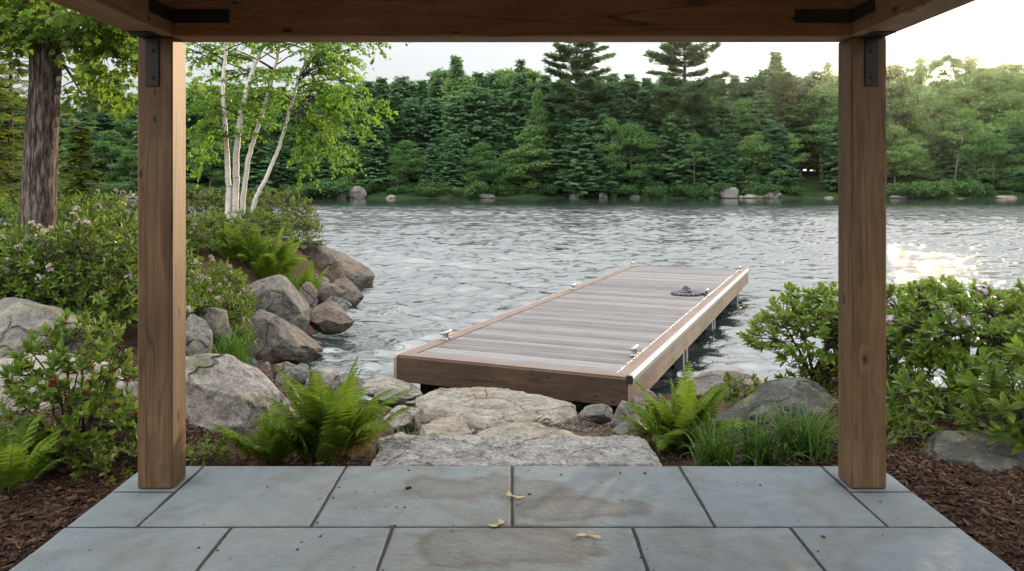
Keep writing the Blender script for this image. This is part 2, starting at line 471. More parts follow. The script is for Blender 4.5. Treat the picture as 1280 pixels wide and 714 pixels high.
def mat_ground():
    t = NT('soil_and_forest_floor'); co = t.pos()
    y = t.n('SeparateXYZ', Vector=co).outputs[1]
    n1 = t.noise(co, 3.0, 6, .7); n2 = t.noise(co, 34, 5, .7)
    near = t.ramp(n2, (.3, (.022, .013, .008)), (.5, (.065, .037, .022)), (.7, (.125, .078, .05)))
    near = t.mix(t.math('MULTIPLY', t.ramp(n1, (.45, 0.0), (.65, 1.0)), .5), near, (.11, .09, .068))
    far = t.ramp(t.noise(co, .4, 6, .7), (.35, (.012, .022, .008)), (.6, (.03, .055, .016)), (.75, (.05, .085, .022)))
    f = t.ramp(t.math('MULTIPLY', y, .01), (.28, 0.0), (.6, 1.0))
    return t.done(t.mix(f, near, far), .92, t.bump(t.math('ADD', n2, n1), .8, .03), .1)
M['ground'] = mat_ground()

def mat_chip(name, a, b, c):
    t = NT(name); r = t.island()
    n = t.noise(t.coord('Object', (60, 60, 60)), 1.0, 2)
    col = t.mix(t.math('MULTIPLY', n, .5), t.ramp(r, (0, a), (.6, b), (1, c)), tuple(x * .5 for x in a))
    return t.done(col, .85, None, .15)
M['chip'] = mat_chip('bark_mulch', (.02, .011, .007), (.07, .037, .021), (.17, .105, .066))
M['pebble'] = mat_chip('gravel', (.09, .075, .06), (.19, .165, .14), (.32, .29, .26))

def mat_water():
    t = NT('lake_water'); co = t.pos()
    y = t.n('SeparateXYZ', Vector=co).outputs[1]
    a = t.noise(t.n('Mapping', Vector=co, Scale=(1.0, 1.7, 1), Rotation=(0, 0, .18)).outputs[0], 7.0, 3, .6, .4)
    b = t.noise(t.n('Mapping', Vector=co, Scale=(.8, 1.6, 1), Rotation=(0, 0, -.2)).outputs[0], 1.5, 3, .6, .5)
    far = t.ramp(t.math('MULTIPLY', y, .005), (.42, 1.0), (.60, .12), (.8, .06))
    cc = t.noise(t.n('Mapping', Vector=co, Scale=(.30, .62, 1), Rotation=(0, 0, .12)).outputs[0], 1.0, 3, .6, .4)
    h = t.math('MULTIPLY', t.math('ADD', t.math('MULTIPLY', a, .022), t.math('MULTIPLY', b, .055)), t.ramp(cc, (.35, .25), (.65, 1.5)))
    h = t.math('ADD', h, t.math('MULTIPLY', cc, .16))
    h = t.math('MULTIPLY', h, far)
    nr = t.bump(h, 1.0, 1.0)
    b_ = t.n('BsdfPrincipled', Base__Color=(.030, .042, .040), Roughness=.03, IOR=2.7, Normal=nr)
    b_.inputs['Specular IOR Level'].default_value = .5
    t.t.links.new(b_.outputs[0], t.out.inputs[0])
    return t.m
M['water'] = mat_water()

def mat_deck(name, a, b, c, axis_scale):
    t = NT(name); r = t.island(); co = t.coord('Object')
    off = t.n('CombineXYZ', X=t.math('MULTIPLY', r, 31.0), Y=t.math('MULTIPLY', r, 17.0), Z=0.0)
    ad = t.n('VectorMath', _operation='ADD'); t.set(ad.inputs[0], co); t.set(ad.inputs[1], off.outputs[0])
    mp = t.n('Mapping', Vector=ad.outputs[0], Scale=axis_scale)
    g = t.noise(mp.outputs[0], 1.0, 5, .65, .3)
    g2 = t.noise(ad.outputs[0], 2.4, 4, .6)
    base = t.ramp(r, (0, a), (.5, b), (1, c))
    col = t.mix(t.math('MULTIPLY', t.ramp(g, (.38, 0.0), (.66, 1.0)), .55), base, tuple(x * .52 for x in a))
    col = t.mix(t.math('MULTIPLY', t.ramp(g2, (.42, 0.0), (.68, 1.0)), .4), col, (.20, .19, .185))
    return t.done(col, t.ramp(g2, (.3, .34), (.7, .5)), t.bump(g, .5, .003), .6)
M['deck'] = mat_deck('weathered_decking', (.080, .066, .060), (.150, .135, .128), (.26, .245, .24), (1.4, 60, 60))
M['trim_v'] = mat_deck('reddish_border_board', (.165, .092, .058), (.19, .108, .07), (.215, .125, .082), (60, 1.4, 60))
M['trim_u'] = mat_deck('reddish_front_board', (.165, .092, .062), (.19, .108, .074), (.21, .12, .082), (1.4, 60, 60))
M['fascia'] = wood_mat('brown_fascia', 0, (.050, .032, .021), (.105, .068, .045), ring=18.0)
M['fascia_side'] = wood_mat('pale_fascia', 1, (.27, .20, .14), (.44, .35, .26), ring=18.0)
def mat_plain(name, col, rough, metal=0.0, spec=.4, var=.15):
    t = NT(name); n = t.noise(t.coord('Object'), 9, 4)
    return t.done(t.mix(t.math('MULTIPLY', n, var * 2), col, tuple(x * .5 for x in col)), rough, t.bump(n, .1, .002), spec, metal)
M['rail'] = mat_plain('white_rub_rail', (.42, .41, .39), .5)
M['black'] = mat_plain('black_rubber', (.02, .02, .02), .6)
M['dark_wood'] = mat_plain('dark_timber', (.035, .028, .022), .7)  # one even dark tone for joists, cross beams and front piles

def mat_rope():
    t = NT('dark_braided_rope'); co = t.coord('Object')
    n = t.voro(co, 95.0, out='Color'); s = t.n('SeparateColor', Color=n).outputs[0]
    return t.done(t.ramp(s, (0.0, (.010, .012, .016)), (.5, (.025, .028, .034)), (.85, (.24, .25, .27))), .75, t.bump(s, .5, .004), .2)
M['rope'] = mat_rope()

def mat_bark(name, a, b, c, sc_=(16, 16, 2.2)):
    t = NT(name); co = t.coord('Object', sc_)
    n = t.noise(co, 1.0, 5, .65, .5)
    v = t.voro(t.n('VectorMath', _operation='ADD', ).outputs[0], 1.0) if False else t.noise(t.coord('Object', tuple(x * 2.3 for x in sc_)), 1.0, 4, .7)
    h = t.math('ADD', t.math('MULTIPLY', t.ramp(n, (.4, 0.0), (.58, 1.0)), .7), t.math('MULTIPLY', v, .3))
    return t.done(t.ramp(h, (.15, a), (.5, b), (.85, c)), .88, t.bump(h, .9, .03), .15)
M['bark'] = mat_bark('furrowed_bark', (.03, .024, .02), (.10, .078, .063), (.19, .155, .13), (34, 34, 5))
M['twig'] = mat_bark('twig_bark', (.03, .022, .016), (.065, .048, .035), (.11, .085, .062), (40, 40, 10))
M['far_bark'] = mat_bark('pale_far_bark', (.04, .038, .03), (.10, .095, .08), (.19, .18, .155), (2, 2, .5))
def mat_birch():
    t = NT('white_birch_bark'); 
    n = t.noise(t.coord('Object', (9, 9, 34)), 1.0, 3, .6); p = t.noise(t.coord('Object', (5, 5, 4.2)), 1.0, 3, .6, .6)
    g = t.noise(t.coord('Object', (3, 3, 3)), 1.0, 3)
    c = t.mix(t.ramp(g, (.35, 0.0), (.7, .5)), (.66, .63, .58), (.50, .43, .35))
    c = t.mix(t.math('MULTIPLY', t.ramp(n, (.60, 0.0), (.66, 1.0)), .75), c, (.09, .075, .06))
    c = t.mix(t.ramp(p, (.64, 0.0), (.68, .95)), c, (.03, .026, .022))
    return t.done(c, .6, t.bump(n, .3, .004), .3)
M['birch'] = mat_birch()

M['rhodo'] = leaf_mat('rhododendron_leaf', (.020, .050, .010), (.070, .135, .018), (.22, .30, .045), .34, (.25, .34, .03), .42, .3)
M['rhodo_light'] = leaf_mat('fresh_rhododendron_leaf', (.065, .12, .018), (.12, .20, .030), (.20, .285, .045), .38, (.26, .38, .04), .45, .28)
M['berry_leaf'] = leaf_mat('ovate_leaf', (.05, .10, .018), (.10, .175, .028), (.175, .25, .045), .40, (.24, .35, .04), .5, .22)
M['fern'] = leaf_mat('fern_frond', (.08, .15, .016), (.14, .24, .026), (.21, .32, .04), .42, (.30, .42, .03), .5, .25)
M['fern_dry'] = leaf_mat('dry_fern_stalk', (.10, .05, .02), (.18, .10, .045), (.28, .17, .08), .2, None, .7, .15)
M['grass'] = leaf_mat('grass_blade', (.035, .09, .014), (.065, .15, .022), (.13, .24, .045), .35, (.16, .30, .035), .42, .3)
M['birch_leaf'] = leaf_mat('birch_leaf', (.075, .16, .02), (.125, .25, .03), (.20, .33, .045), .5, (.27, .46, .05), .5, .22)
M['maple_leaf'] = leaf_mat('broad_leaf', (.05, .11, .016), (.092, .18, .026), (.155, .25, .04), .46, (.25, .40, .03), .48, .25)
M['near_needle'] = leaf_mat('hemlock_spray', (.05, .085, .014), (.10, .15, .022), (.18, .23, .036), .40, (.28, .34, .03), .5, .25)
M['bush'] = leaf_mat('bush_leaf', (.06, .10, .024), (.11, .16, .036), (.18, .23, .055), .38, (.24, .30, .04), .45, .3)
M['petal'] = leaf_mat('pale_pink_petal', (.46, .32, .33), (.56, .44, .43), (.64, .56, .52), .35, None, .5, .2)
M['petal_lilac'] = leaf_mat('lilac_petal', (.58, .44, .56), (.66, .54, .64), (.74, .66, .72), .35, None, .5, .2)
M['red'] = leaf_mat('red_blossom', (.20, .012, .018), (.30, .02, .03), (.38, .04, .05), .25, None, .4, .35)
M['far_hemlock'] = leaf_mat('hemlock_foliage', (.05, .118, .058), (.096, .198, .088), (.165, .28, .115), .40, (.13, .25, .07), .6, .12, obj=.6)
M['far_pine'] = leaf_mat('pine_needles', (.054, .122, .064), (.10, .195, .092), (.175, .27, .115), .38, (.16, .25, .07), .6, .12, obj=.6)
M['far_broad'] = leaf_mat('broadleaf_foliage', (.068, .155, .050), (.122, .23, .072), (.20, .32, .10), .44, (.18, .33, .055), .6, .12, obj=.6)
M['far_bush'] = leaf_mat('shore_bush_foliage', (.032, .085, .03), (.062, .13, .04), (.115, .19, .06), .35, (.10, .19, .04), .6, .12, obj=.6)
M['samara'] = leaf_mat('samara_wing', (.52, .42, .20), (.60, .50, .27), (.66, .57, .34), .3, None, .5, .3)

# ------------------------------------------------------------------ ground: one sheet from behind the shelter to the far hills
POLY = np.array([(-400, 17), (-60, 24), (-30, 26), (-12, 27), (-7.5, 26), (-4.8, 24), (-3.9, 22), (-3.7, 19), (-3.4, 16.5), (-3.4, 14), (-3.3, 11.7),
                 (-2.6, 10.6), (-1.6, 9.7), (-.5, 9.5), (.8, 9.6), (2.2, 10.2), (3.2, 10.0), (4.4, 9.4), (6.5, 9.0), (10, 8.9), (20, 8.6), (60, 8), (400, 4),
                 (400, -200), (-400, -200)], float)
def land_dist(X, Y):
    """signed distance to the near shoreline, positive on land"""
    d = np.full(X.shape, 1e9); inside = np.zeros(X.shape, bool); n = len(POLY)
    for i in range(n):
        a, b = POLY[i], POLY[(i + 1) % n]; e = b - a
        t = np.clip(((X - a[0]) * e[0] + (Y - a[1]) * e[1]) / (e @ e), 0, 1)
        d = np.minimum(d, np.hypot(X - a[0] - t * e[0], Y - a[1] - t * e[1]))
        c = ((a[1] > Y) != (b[1] > Y)) & (X < e[0] * (Y - a[1]) / (e[1] if abs(e[1]) > 1e-9 else 1e-9) + a[0])
        inside ^= c
    return np.where(inside, d, -d)
WATER_Z = -.9
def far_shore_y(X): return 163 + 3.0 * np.sin(X * .045 + 1) + 1.6 * np.sin(X * .13) + .8 * np.sin(X * .41 + 2)
def ground_z(X, Y):
    X = np.asarray(X, float); Y = np.asarray(Y, float)
    d = land_dist(X, Y)
    k = np.where(X < 0, .17 + (.12 + .2 * sstep(11, 15, Y)) * sstep(-1.8, -3.2, X), .17 + .16 * sstep(1.4, 3.0, X))
    up = np.minimum(k * d, .80 + .05 * np.tanh((k * d - .8) * 2))
    up = up + .30 * sstep(-2.5, -4.5, X) * sstep(7.6, 10, Y) * sstep(.4, 2.5, d)
    up = up + .35 * np.exp(-((X + 6) ** 2 + (Y - 18) ** 2) / 9.0) * sstep(.3, 1.5, d)
    lake = np.maximum(.30 * d, -1.8)
    z = WATER_Z + np.where(d > 0, up, lake)
    z = z + .035 * fbm(np.stack([X * 1.3, Y * 1.3, X * 0], -1), 3, 3) * (np.abs(d) > .2)
    fd = Y - far_shore_y(X)
    far = WATER_Z + np.where(fd > 0, 1.0 * sstep(0, 6, fd) + .13 * np.clip(fd - 3, 0, 38) + .8 * vnoise(np.stack([X * .06, Y * .06, X * 0], -1), 9) * sstep(3, 12, fd), np.maximum(fd * .15, -1.8))
    z = np.where(Y > 120, np.maximum(far, -2.7), z)
    pm = np.minimum.reduce([sstep(2.45, 2.12, np.abs(X)), sstep(5.05, 4.80, Y)])
    z = z * (1 - pm) + pm * -.10
    return z
def gz(x, y): return float(ground_z(np.array([x]), np.array([y]))[0])

def axis_pts(lo, hi, fine_lo, fine_hi, step, n_out):
    a = fine_lo - np.geomspace(step, fine_lo - lo, n_out)[::-1]; b = fine_hi + np.geomspace(step, hi - fine_hi, n_out)
    return np.unique(np.concatenate([a, np.arange(fine_lo, fine_hi + 1e-6, step), b]))
xs = axis_pts(-420, 420, -9, 6, .10, 46)
ys = np.unique(np.concatenate([-np.geomspace(1, 160, 12)[::-1], np.arange(-1, 3, .5), np.arange(3, 27, .10), 27 + np.geomspace(.2, 120, 30), np.arange(150, 215, 1.5), np.geomspace(215, 900, 16)]))
GX, GY = np.meshgrid(xs, ys)
GZ = ground_z(GX, GY)
nx, ny = len(xs), len(ys)
ii = (np.arange(ny - 1)[:, None] * nx + np.arange(nx - 1)[None, :])
o = mesh_np('ground', np.stack([GX, GY, GZ], -1).reshape(-1, 3), np.stack([ii, ii + 1, ii + nx + 1, ii + nx], -1).reshape(-1, 4), M['ground'], smooth=True)
tag(o, 'brown mulched soil and lake shore under the plants and rocks', 'ground', kind='structure')

# ------------------------------------------------------------------ lake surface with real wind waves
wy = [6.5]
while wy[-1] < 185: wy.append(wy[-1] + max(.032, wy[-1] * .0036))
wy = np.array(wy); nc = 760
wu = np.linspace(-1, 1, nc)
half = np.maximum(9.0 + wy * .95, 14)
WX = wu[None, :] * half[:, None]; WY = np.repeat(wy[:, None], nc, 1)
dy = np.gradient(wy)[:, None]; dxs = (2 * half / nc)[:, None]
r_ = np.random.default_rng(21)
H = np.zeros_like(WX); calm = 1 - .82 * sstep(75, 120, WY); 
near_shelter = 1.35 - .35 * sstep(.0, 6.0, -land_dist(WX, WY))
warp = fbm(np.stack([WX * .12, WY * .12, WX * 0], -1), 2, 51) * 2.5
patch = .62 + .38 * sstep(-.25, .35, fbm(np.stack([WX * .05, WY * .09, WX * 0], -1), 3, 77))
for k in range(46):
    lam = .15 * (9.0 ** r_.random())
    th = R(-104 + r_.normal(0, 26))                      # waves run towards the shelter, a little from the right
    kx, ky = 2 * math.pi / lam * math.cos(th), 2 * math.pi / lam * math.sin(th)
    slope = .066 * (lam / .6) ** (-.10)
    amp = slope * lam / (2 * math.pi)
    # fade waves that the grid cannot carry
    fade = sstep(1.6, 3.2, lam / (dy * abs(math.sin(th)) + dxs * abs(math.cos(th)) + 1e-6))
    ph = kx * WX + ky * WY + warp * (1.5 + .6 / lam) + r_.random() * 6.28
    H += amp * fade * np.sin(ph + .35 * np.sin(ph))
for k in range(16):
    lam = 1.6 * (3.5 ** r_.random()); th = R(-102 + r_.normal(0, 16)); kx, ky = 2 * math.pi / lam * math.cos(th), 2 * math.pi / lam * math.sin(th)
    fade = sstep(1.6, 3.2, lam / (dy * abs(math.sin(th)) + dxs * abs(math.cos(th)) + 1e-6)); ph = kx * WX + ky * WY + warp * 2 + r_.random() * 6.28
    H += .016 * sstep(15, 45, WY) * lam / (2 * math.pi) * fade * np.sin(ph + .4 * np.sin(ph))
patch2 = 1 + .45 * fbm(np.stack([WX * .22, WY * .45, WX * 0], -1), 3, 91)
H *= calm * near_shelter * patch * patch2
WZ = WATER_Z + H
ii = (np.arange(len(wy) - 1)[:, None] * nc + np.arange(nc - 1)[None, :])
o = mesh_np('lake_water', np.stack([WX, WY, WZ], -1).reshape(-1, 3), np.stack([ii, ii + 1, ii + nc + 1, ii + nc], -1).reshape(-1, 4), M['water'], smooth=True)
tag(o, 'rippled grey lake reflecting the pale evening sky', 'lake', kind='structure')
del H, WX, WY, WZ, warp, patch

# ------------------------------------------------------------------ patio of bluestone slabs
patio = tag(empty('patio', (0, 3, 0)), 'grey blue patio of large bluestone slabs with dark joints', 'patio', kind='structure')
def at_patio(V): return V - np.array([0, 3.0, 0])
def slab(x0, x1, y0, y1, i):
    g = 0.0085; nx_, ny_ = 26, 22
    u = np.r_[0, .006, np.linspace(.02, .98, nx_ - 4), .994, 1]; v = np.r_[0, .008, np.linspace(.02, .98, ny_ - 4), .992, 1]
    U, W = np.meshgrid(u, v); X = x0 + g + U * (x1 - x0 - 2 * g); Y = y0 + g + W * (y1 - y0 - 2 * g)
    e = np.minimum.reduce([X - x0 - g, x1 - g - X, Y - y0 - g, y1 - g - Y])
    Z = -.003 * (1 - sstep(0, .007, e)) + .0018 * fbm(np.stack([X * 2.2, Y * 2.2, X * 0 + i], -1), 3, 5)
    jx = (e < 1e-6) * .003 * vnoise(np.stack([X * 9, Y * 9, X * 0 + i], -1), 8)
    top = np.stack([X + jx, Y + jx, Z], -1).reshape(-1, 3)
    idx = np.arange(nx_ * ny_).reshape(ny_, nx_)
    F = np.stack([idx[:-1, :-1], idx[:-1, 1:], idx[1:, 1:], idx[1:, :-1]], -1).reshape(-1, 4)
    ring = np.concatenate([idx[0, :], idx[1:, -1], idx[-1, -2::-1], idx[-2:0:-1, 0]])
    up_ = top[ring].copy(); low = up_.copy(); low[:, 2] = -.055
    n = len(top); m = len(ring); k = np.arange(m); k2 = (k + 1) % m
    S = np.stack([n + k, n + m + k, n + m + k2, n + k2], -1)
    o = mesh_np('flagstone', at_patio(np.concatenate([top, up_, low])), [F, S], M['slate'], patio, smooth=True)
    for p in list(o.data.polygons)[len(F):]: p.use_smooth = False
rows = [(3.92, 4.78, (-1.76, -.945, .0, .955, 1.765)), (3.05, 3.92, (-2.1, -1.312, -.56, .565, 1.302, 2.1)), (2.2, 3.05, (-2.1, -1.76, -.9, .1, 1.1, 1.76, 2.1)),
        (1.3, 2.2, (-2.1, -1.2, -.2, .8, 2.1)), (.4, 1.3, (-2.1, -1.6, -.5, .5, 1.4, 2.1)), (-.8, .4, (-2.1, -1.1, .0, 1.2, 2.1))]
k = 0
for y0, y1, cuts in rows:
    for a, b in zip(cuts, cuts[1:]): slab(a, b, y0, y1, k); k += 1
for a, b in ((-2.1, -1.76), (1.765, 2.1)):
    slab(a, b, 3.92, 4.372, k); slab(a, b, 4.372, 4.78, k + 1); k += 2
g = Geo(); g.box(-2.085, 2.085, -.78, 4.765, -.09, -.0035, at_patio, .003)
g.build('joint_bed', M['joint'], patio)

# ------------------------------------------------------------------ timber shelter: posts, beams, steel angles, roof
shelter = tag(empty('timber_shelter', (0, 4.4, 0)), 'fir timber shelter framing the view with two square posts, beams and black steel angles', 'pavilion')
def sh(V): return V - np.array([0, 4.4, 0])
PX0, PX1, PY0, PY1, BZ = 1.787, 1.972, 4.40, 4.585, 2.384
for sgn in (-1, 1):
    for y0 in (PY0, .6):
        g = Geo(); xa, xb = sorted((sgn * PX0, sgn * PX1))
        g.box(xa, xb, y0, y0 + PY1 - PY0, .004, BZ - .001, sh, .006)
        g.build('post', M['fir_z'], shelter)
    xa, xb = sorted((sgn * PX0, sgn * PX1))
    g = Geo(); g.box(xa, xb, -.9, PY0 - .003, BZ, BZ + .29, sh, .007); g.build('side_beam', M['fir_y'], shelter)
g = Geo(); g.box(-PX0 + .003 - .19, PX0 - .003 + .19, PY0, PY1, BZ, BZ + .29, sh, .007); g.build('front_beam', M['fir_x'], shelter)
g = Geo(); g.box(-PX0 + .003, PX0 - .003, .6, .785, BZ, BZ + .29, sh, .007); g.build('rear_beam', M['fir_x'], shelter)
for sgn in (-1, 1):
    g = Geo(); t = .008
    xa, xb = sorted((sgn * (PX0 - .001), sgn * (PX0 - .30)))
    g.box(xa, xb, PY0 - t, PY0 - .0005, BZ + .071, BZ + .143, sh, .002)
    xa, xb = sorted((sgn * (PX0 - .0005), sgn * (PX0 - t)))
    g.box(xa, xb, PY0 - .29, PY0 - t - .0005, BZ + .071, BZ + .143, sh, .002)
    g.build('corner_angle', M['steel'], shelter)
    g = Geo(); cx = sgn * (PX0 + .105)
    g.box(cx - .036, cx + .036, PY0 - t, PY0 - .0005, BZ - .262, BZ - t, sh, .002)
    g.box(cx - .06, cx + .06, PY0 - .16, PY0 - .0005, BZ - t, BZ - .0005, sh, .002)
    pl = g.build('post_plate', M['steel'], shelter)
    for z in (BZ - .075, BZ - .215):
        an = np.arange(6) * math.pi / 3
        c = np.array([cx, PY0 - t, z])
        ring = np.stack([np.cos(an) * .011, an * 0, np.sin(an) * .011], -1)
        V = np.concatenate([c + ring, c + ring * .9 + [0, -.007, 0]])
        k = np.arange(6); F = np.stack([k, (k + 1) % 6, 6 + (k + 1) % 6, 6 + k], -1)
        g = Geo(); g.add(sh(V), [F[:, ::-1], np.arange(6, 12)[None]]); g.build('bolt', M['steel'], pl)
# roof boards and rafters above the beams
g = Geo()
for i in range(50):
    y = -1.1 + i * .124
    g.box(-2.35, 2.35, y, y + .119, BZ + .405, BZ + .43, sh, .003)
g.build('roof', M['fir_x'], shelter)
g = Geo()
for i in range(22): g.box(-3.6, 3.6, -1.32 - .004 * (i % 2), -1.28, -.05 + i * .138, -.05 + i * .138 + .135, sh, .003)
g.build('added_shade_wall', M['fascia'], shelter)  # unseen wall added behind the camera to keep light off camera-facing sides
for i in range(9):
    x = -1.88 + i * .47
    g = Geo(); g.box(x - .035, x + .035, -1.1, 5.08, BZ + .2905, BZ + .4045, sh, .004); g.build('rafter', M['fir_y'], shelter)

# ------------------------------------------------------------------ dock
DZ = -.30
FL = np.array([-1.27, 9.37]); UU = np.array([2.42, -1.10]); LL = np.array([4.15, 10.63])
WU, WL = np.linalg.norm(UU), np.linalg.norm(LL)
yh = LL / WL; xh = np.array([yh[1], -yh[0]]); ux, uy = (UU / WU) @ xh, (UU / WU) @ yh
dock_rz = math.atan2(-yh[0], yh[1])
def dk(V):
    V = np.array(V, float); o_ = V.copy(); o_[:, 0] = V[:, 0] * ux; o_[:, 1] = V[:, 1] + V[:, 0] * uy; return o_
def dock_world(u, v): p = FL + UU / WU * u + yh * v; return float(p[0]), float(p[1])
dock = tag(empty('dock', (FL[0], FL[1], DZ), dock_rz), 'long weathered wooden dock with reddish border boards reaching out into the lake', 'dock')
g = Geo(); v = .152; rr = random.Random(3)
while v < WL - .02:
    w = .134
    g.box(.150, WU - .150, v, min(v + w, WL), -.034 + rr.uniform(-.0012, .0012), rr.uniform(-.0025, .0025), dk, .010)
    v += w + .011
g.build('decking', M['deck'], dock)
def border(name, pts, mat):
    """a flat board from a plan outline with a chamfer"""
    P = np.array(pts); n = len(P); c = P.mean(0)
    ring = lambda k, z: np.concatenate([c + (P - c) * k, np.full((n, 1), z)], 1)
    V = np.concatenate([ring(1, -.034), ring(1, .001), ring(.997, .005)])
    k = np.arange(n); k2 = (k + 1) % n
    F = np.concatenate([np.stack([k, k2, n + k2, n + k], -1), np.stack([n + k, n + k2, 2 * n + k2, 2 * n + k], -1)])
    g = Geo(); g.add(dk(V), [F, np.arange(2 * n, 3 * n)[None]]); return g.build(name, mat, dock)
B = .146
border('border_board', [(0, 0), (WU, 0), (WU - B, B), (B, B)], M['trim_u'])
for v0, v1 in ((0, 4.2), (4.204, 8.0), (8.004, WL)):
    border('border_board', [(0, v0), (B, B if v0 == 0 else v0), (B, v1), (0, v1)], M['trim_v'])
    border('border_board', [(WU - B, B if v0 == 0 else v0), (WU, v0), (WU, v1), (WU - B, v1)], M['trim_v'])
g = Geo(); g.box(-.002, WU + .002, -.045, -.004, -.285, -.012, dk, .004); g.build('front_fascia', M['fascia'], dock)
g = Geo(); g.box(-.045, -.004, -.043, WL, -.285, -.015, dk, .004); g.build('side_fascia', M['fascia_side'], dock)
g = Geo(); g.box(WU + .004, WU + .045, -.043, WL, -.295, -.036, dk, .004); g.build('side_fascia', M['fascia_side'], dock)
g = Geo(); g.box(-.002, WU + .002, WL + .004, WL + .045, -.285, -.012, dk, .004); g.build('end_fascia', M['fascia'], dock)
rail = None
for u0, u1, z0, z1 in ((WU - .006, WU + .056, -.030, .017), (-.030, -.003, -.012, .006)):
    g = Geo(); v0 = -.03
    g.box(u0, u1, v0, WL, max(z0, .006) if u0 < WU - .001 and u0 > 1 else z0, z1, dk, .014)
    if u0 > 1: g.box(WU + .0465, u1, v0, WL, z0 - .02, .0055, dk, .006)
    rail = g.build('rub_rail' if u0 > 1 else 'edge_strip', M['rail'] if u0 > 1 else M['fascia_side'], dock)
    if u0 > 1:
        g = Geo(); g.box(u0 - .002, u1 + .002, v0 - .03, v0 - .001, -.045, .032, dk, .004); g.build('end_cap', M['black'], rail)
for u in (.55, 1.33, 2.11):
    g = Geo(); g.box(u - .04, u + .04, .05, WL - .03, -.27, -.0355, dk, .003); g.build('joist', M['dark_wood'], dock)
for v in (.45, 3.70, 6.55, 10.35):
    g = Geo(); g.box(.06, WU - .06, v - .05, v + .05, -.42, -.2705, dk, .003); g.build('cross_beam', M['dark_wood'], dock)
    for u in (.20, WU - .12):
        for dv in (-.14, .14):
            if v == .45 and u > 1: continue
            g = Geo(); g.box(u - .06, u + .06, v + dv - .06, v + dv + .06, -2.6, -.2705 if abs(dv) > 1 else -.28, dk, .006)
            g.build('pile', M['galv'] if v > 1 else M['dark_wood'], dock)
def cleat_geo():
    g = Geo()
    for s in (-1, 1):
        V, F = tube([(0, s * .035, .0), (0, s * .033, .03), (0, s * .03, .055)], [.022, .014, .016], 8); g.add(V, F)
        g.box(-.028, .028, s * .05 - .03, s * .05 + .03, .0, .012, None, .003)
    V, F = tube([(0, -.125, .066), (0, -.11, .068), (0, -.05, .062), (0, 0, .06), (0, .05, .062), (0, .11, .068), (0, .125, .066)], [.006, .013, .017, .018, .017, .013, .006], 8); g.add(V, F)
    return g
cl = cleat_geo().build('cleat', M['galv'], dock, smooth=True)
spots = [(.075, 1.06), (.075, 6.38), (.075, 11.1), (WU - .19, 1.075), (WU - .19, 6.60), (WU - .10, 10.97)]
for i, (u, v) in enumerate(spots):
    c = cl if i == 0 else cl.copy()
    if i: COL.objects.link(c)
    p = dk(np.array([[u, v, 0.006]]))[0]
    c.location = p; c.scale = (1.25,) * 3; c.parent = dock
# coil of rope
rx, ry = dock_world(2.13, 6.55)
P = []
for i in range(560):
    a = i / 40 * 2 * math.pi; r = .265 - .0155 * i / 40
    P.append((r * math.cos(a), r * math.sin(a) , .016 + .006 * math.sin(a * 3 + i) * .3))
for i in range(120):
    a = i / 20 * 2 * math.pi; r = .085 - .010 * i / 20
    P.append((r * math.cos(a) - .01, r * math.sin(a), .036 + .016 * i / 20))
g = Geo(); V, F = tube(P, .0185, 7); g.add(V, F)
tail = [(.262, 0, .016), (.275, .05, .018), (.30, .05, .022), (.33, .01, .03), (.345, -.04, .055), (.35, .04, .075), (.33, -.03, .085), (.355, .02, .06), (.36, -.06, .05), (.30, -.07, .02)]
q = np.array(tail); tt = np.linspace(0, len(q) - 1, 70); V, F = tube(np.stack([np.interp(tt, range(len(q)), q[:, i]) for i in range(3)], -1), .0185, 7); g.add(V, F)
rc = g.build('rope_coil', M['rope'], None, True); rc.location = (rx, ry, DZ + .002); rc.rotation_euler = (0, 0, dock_rz)
tag(rc, 'flat coil of dark rope lying on the dock boards beside a cleat', 'rope')

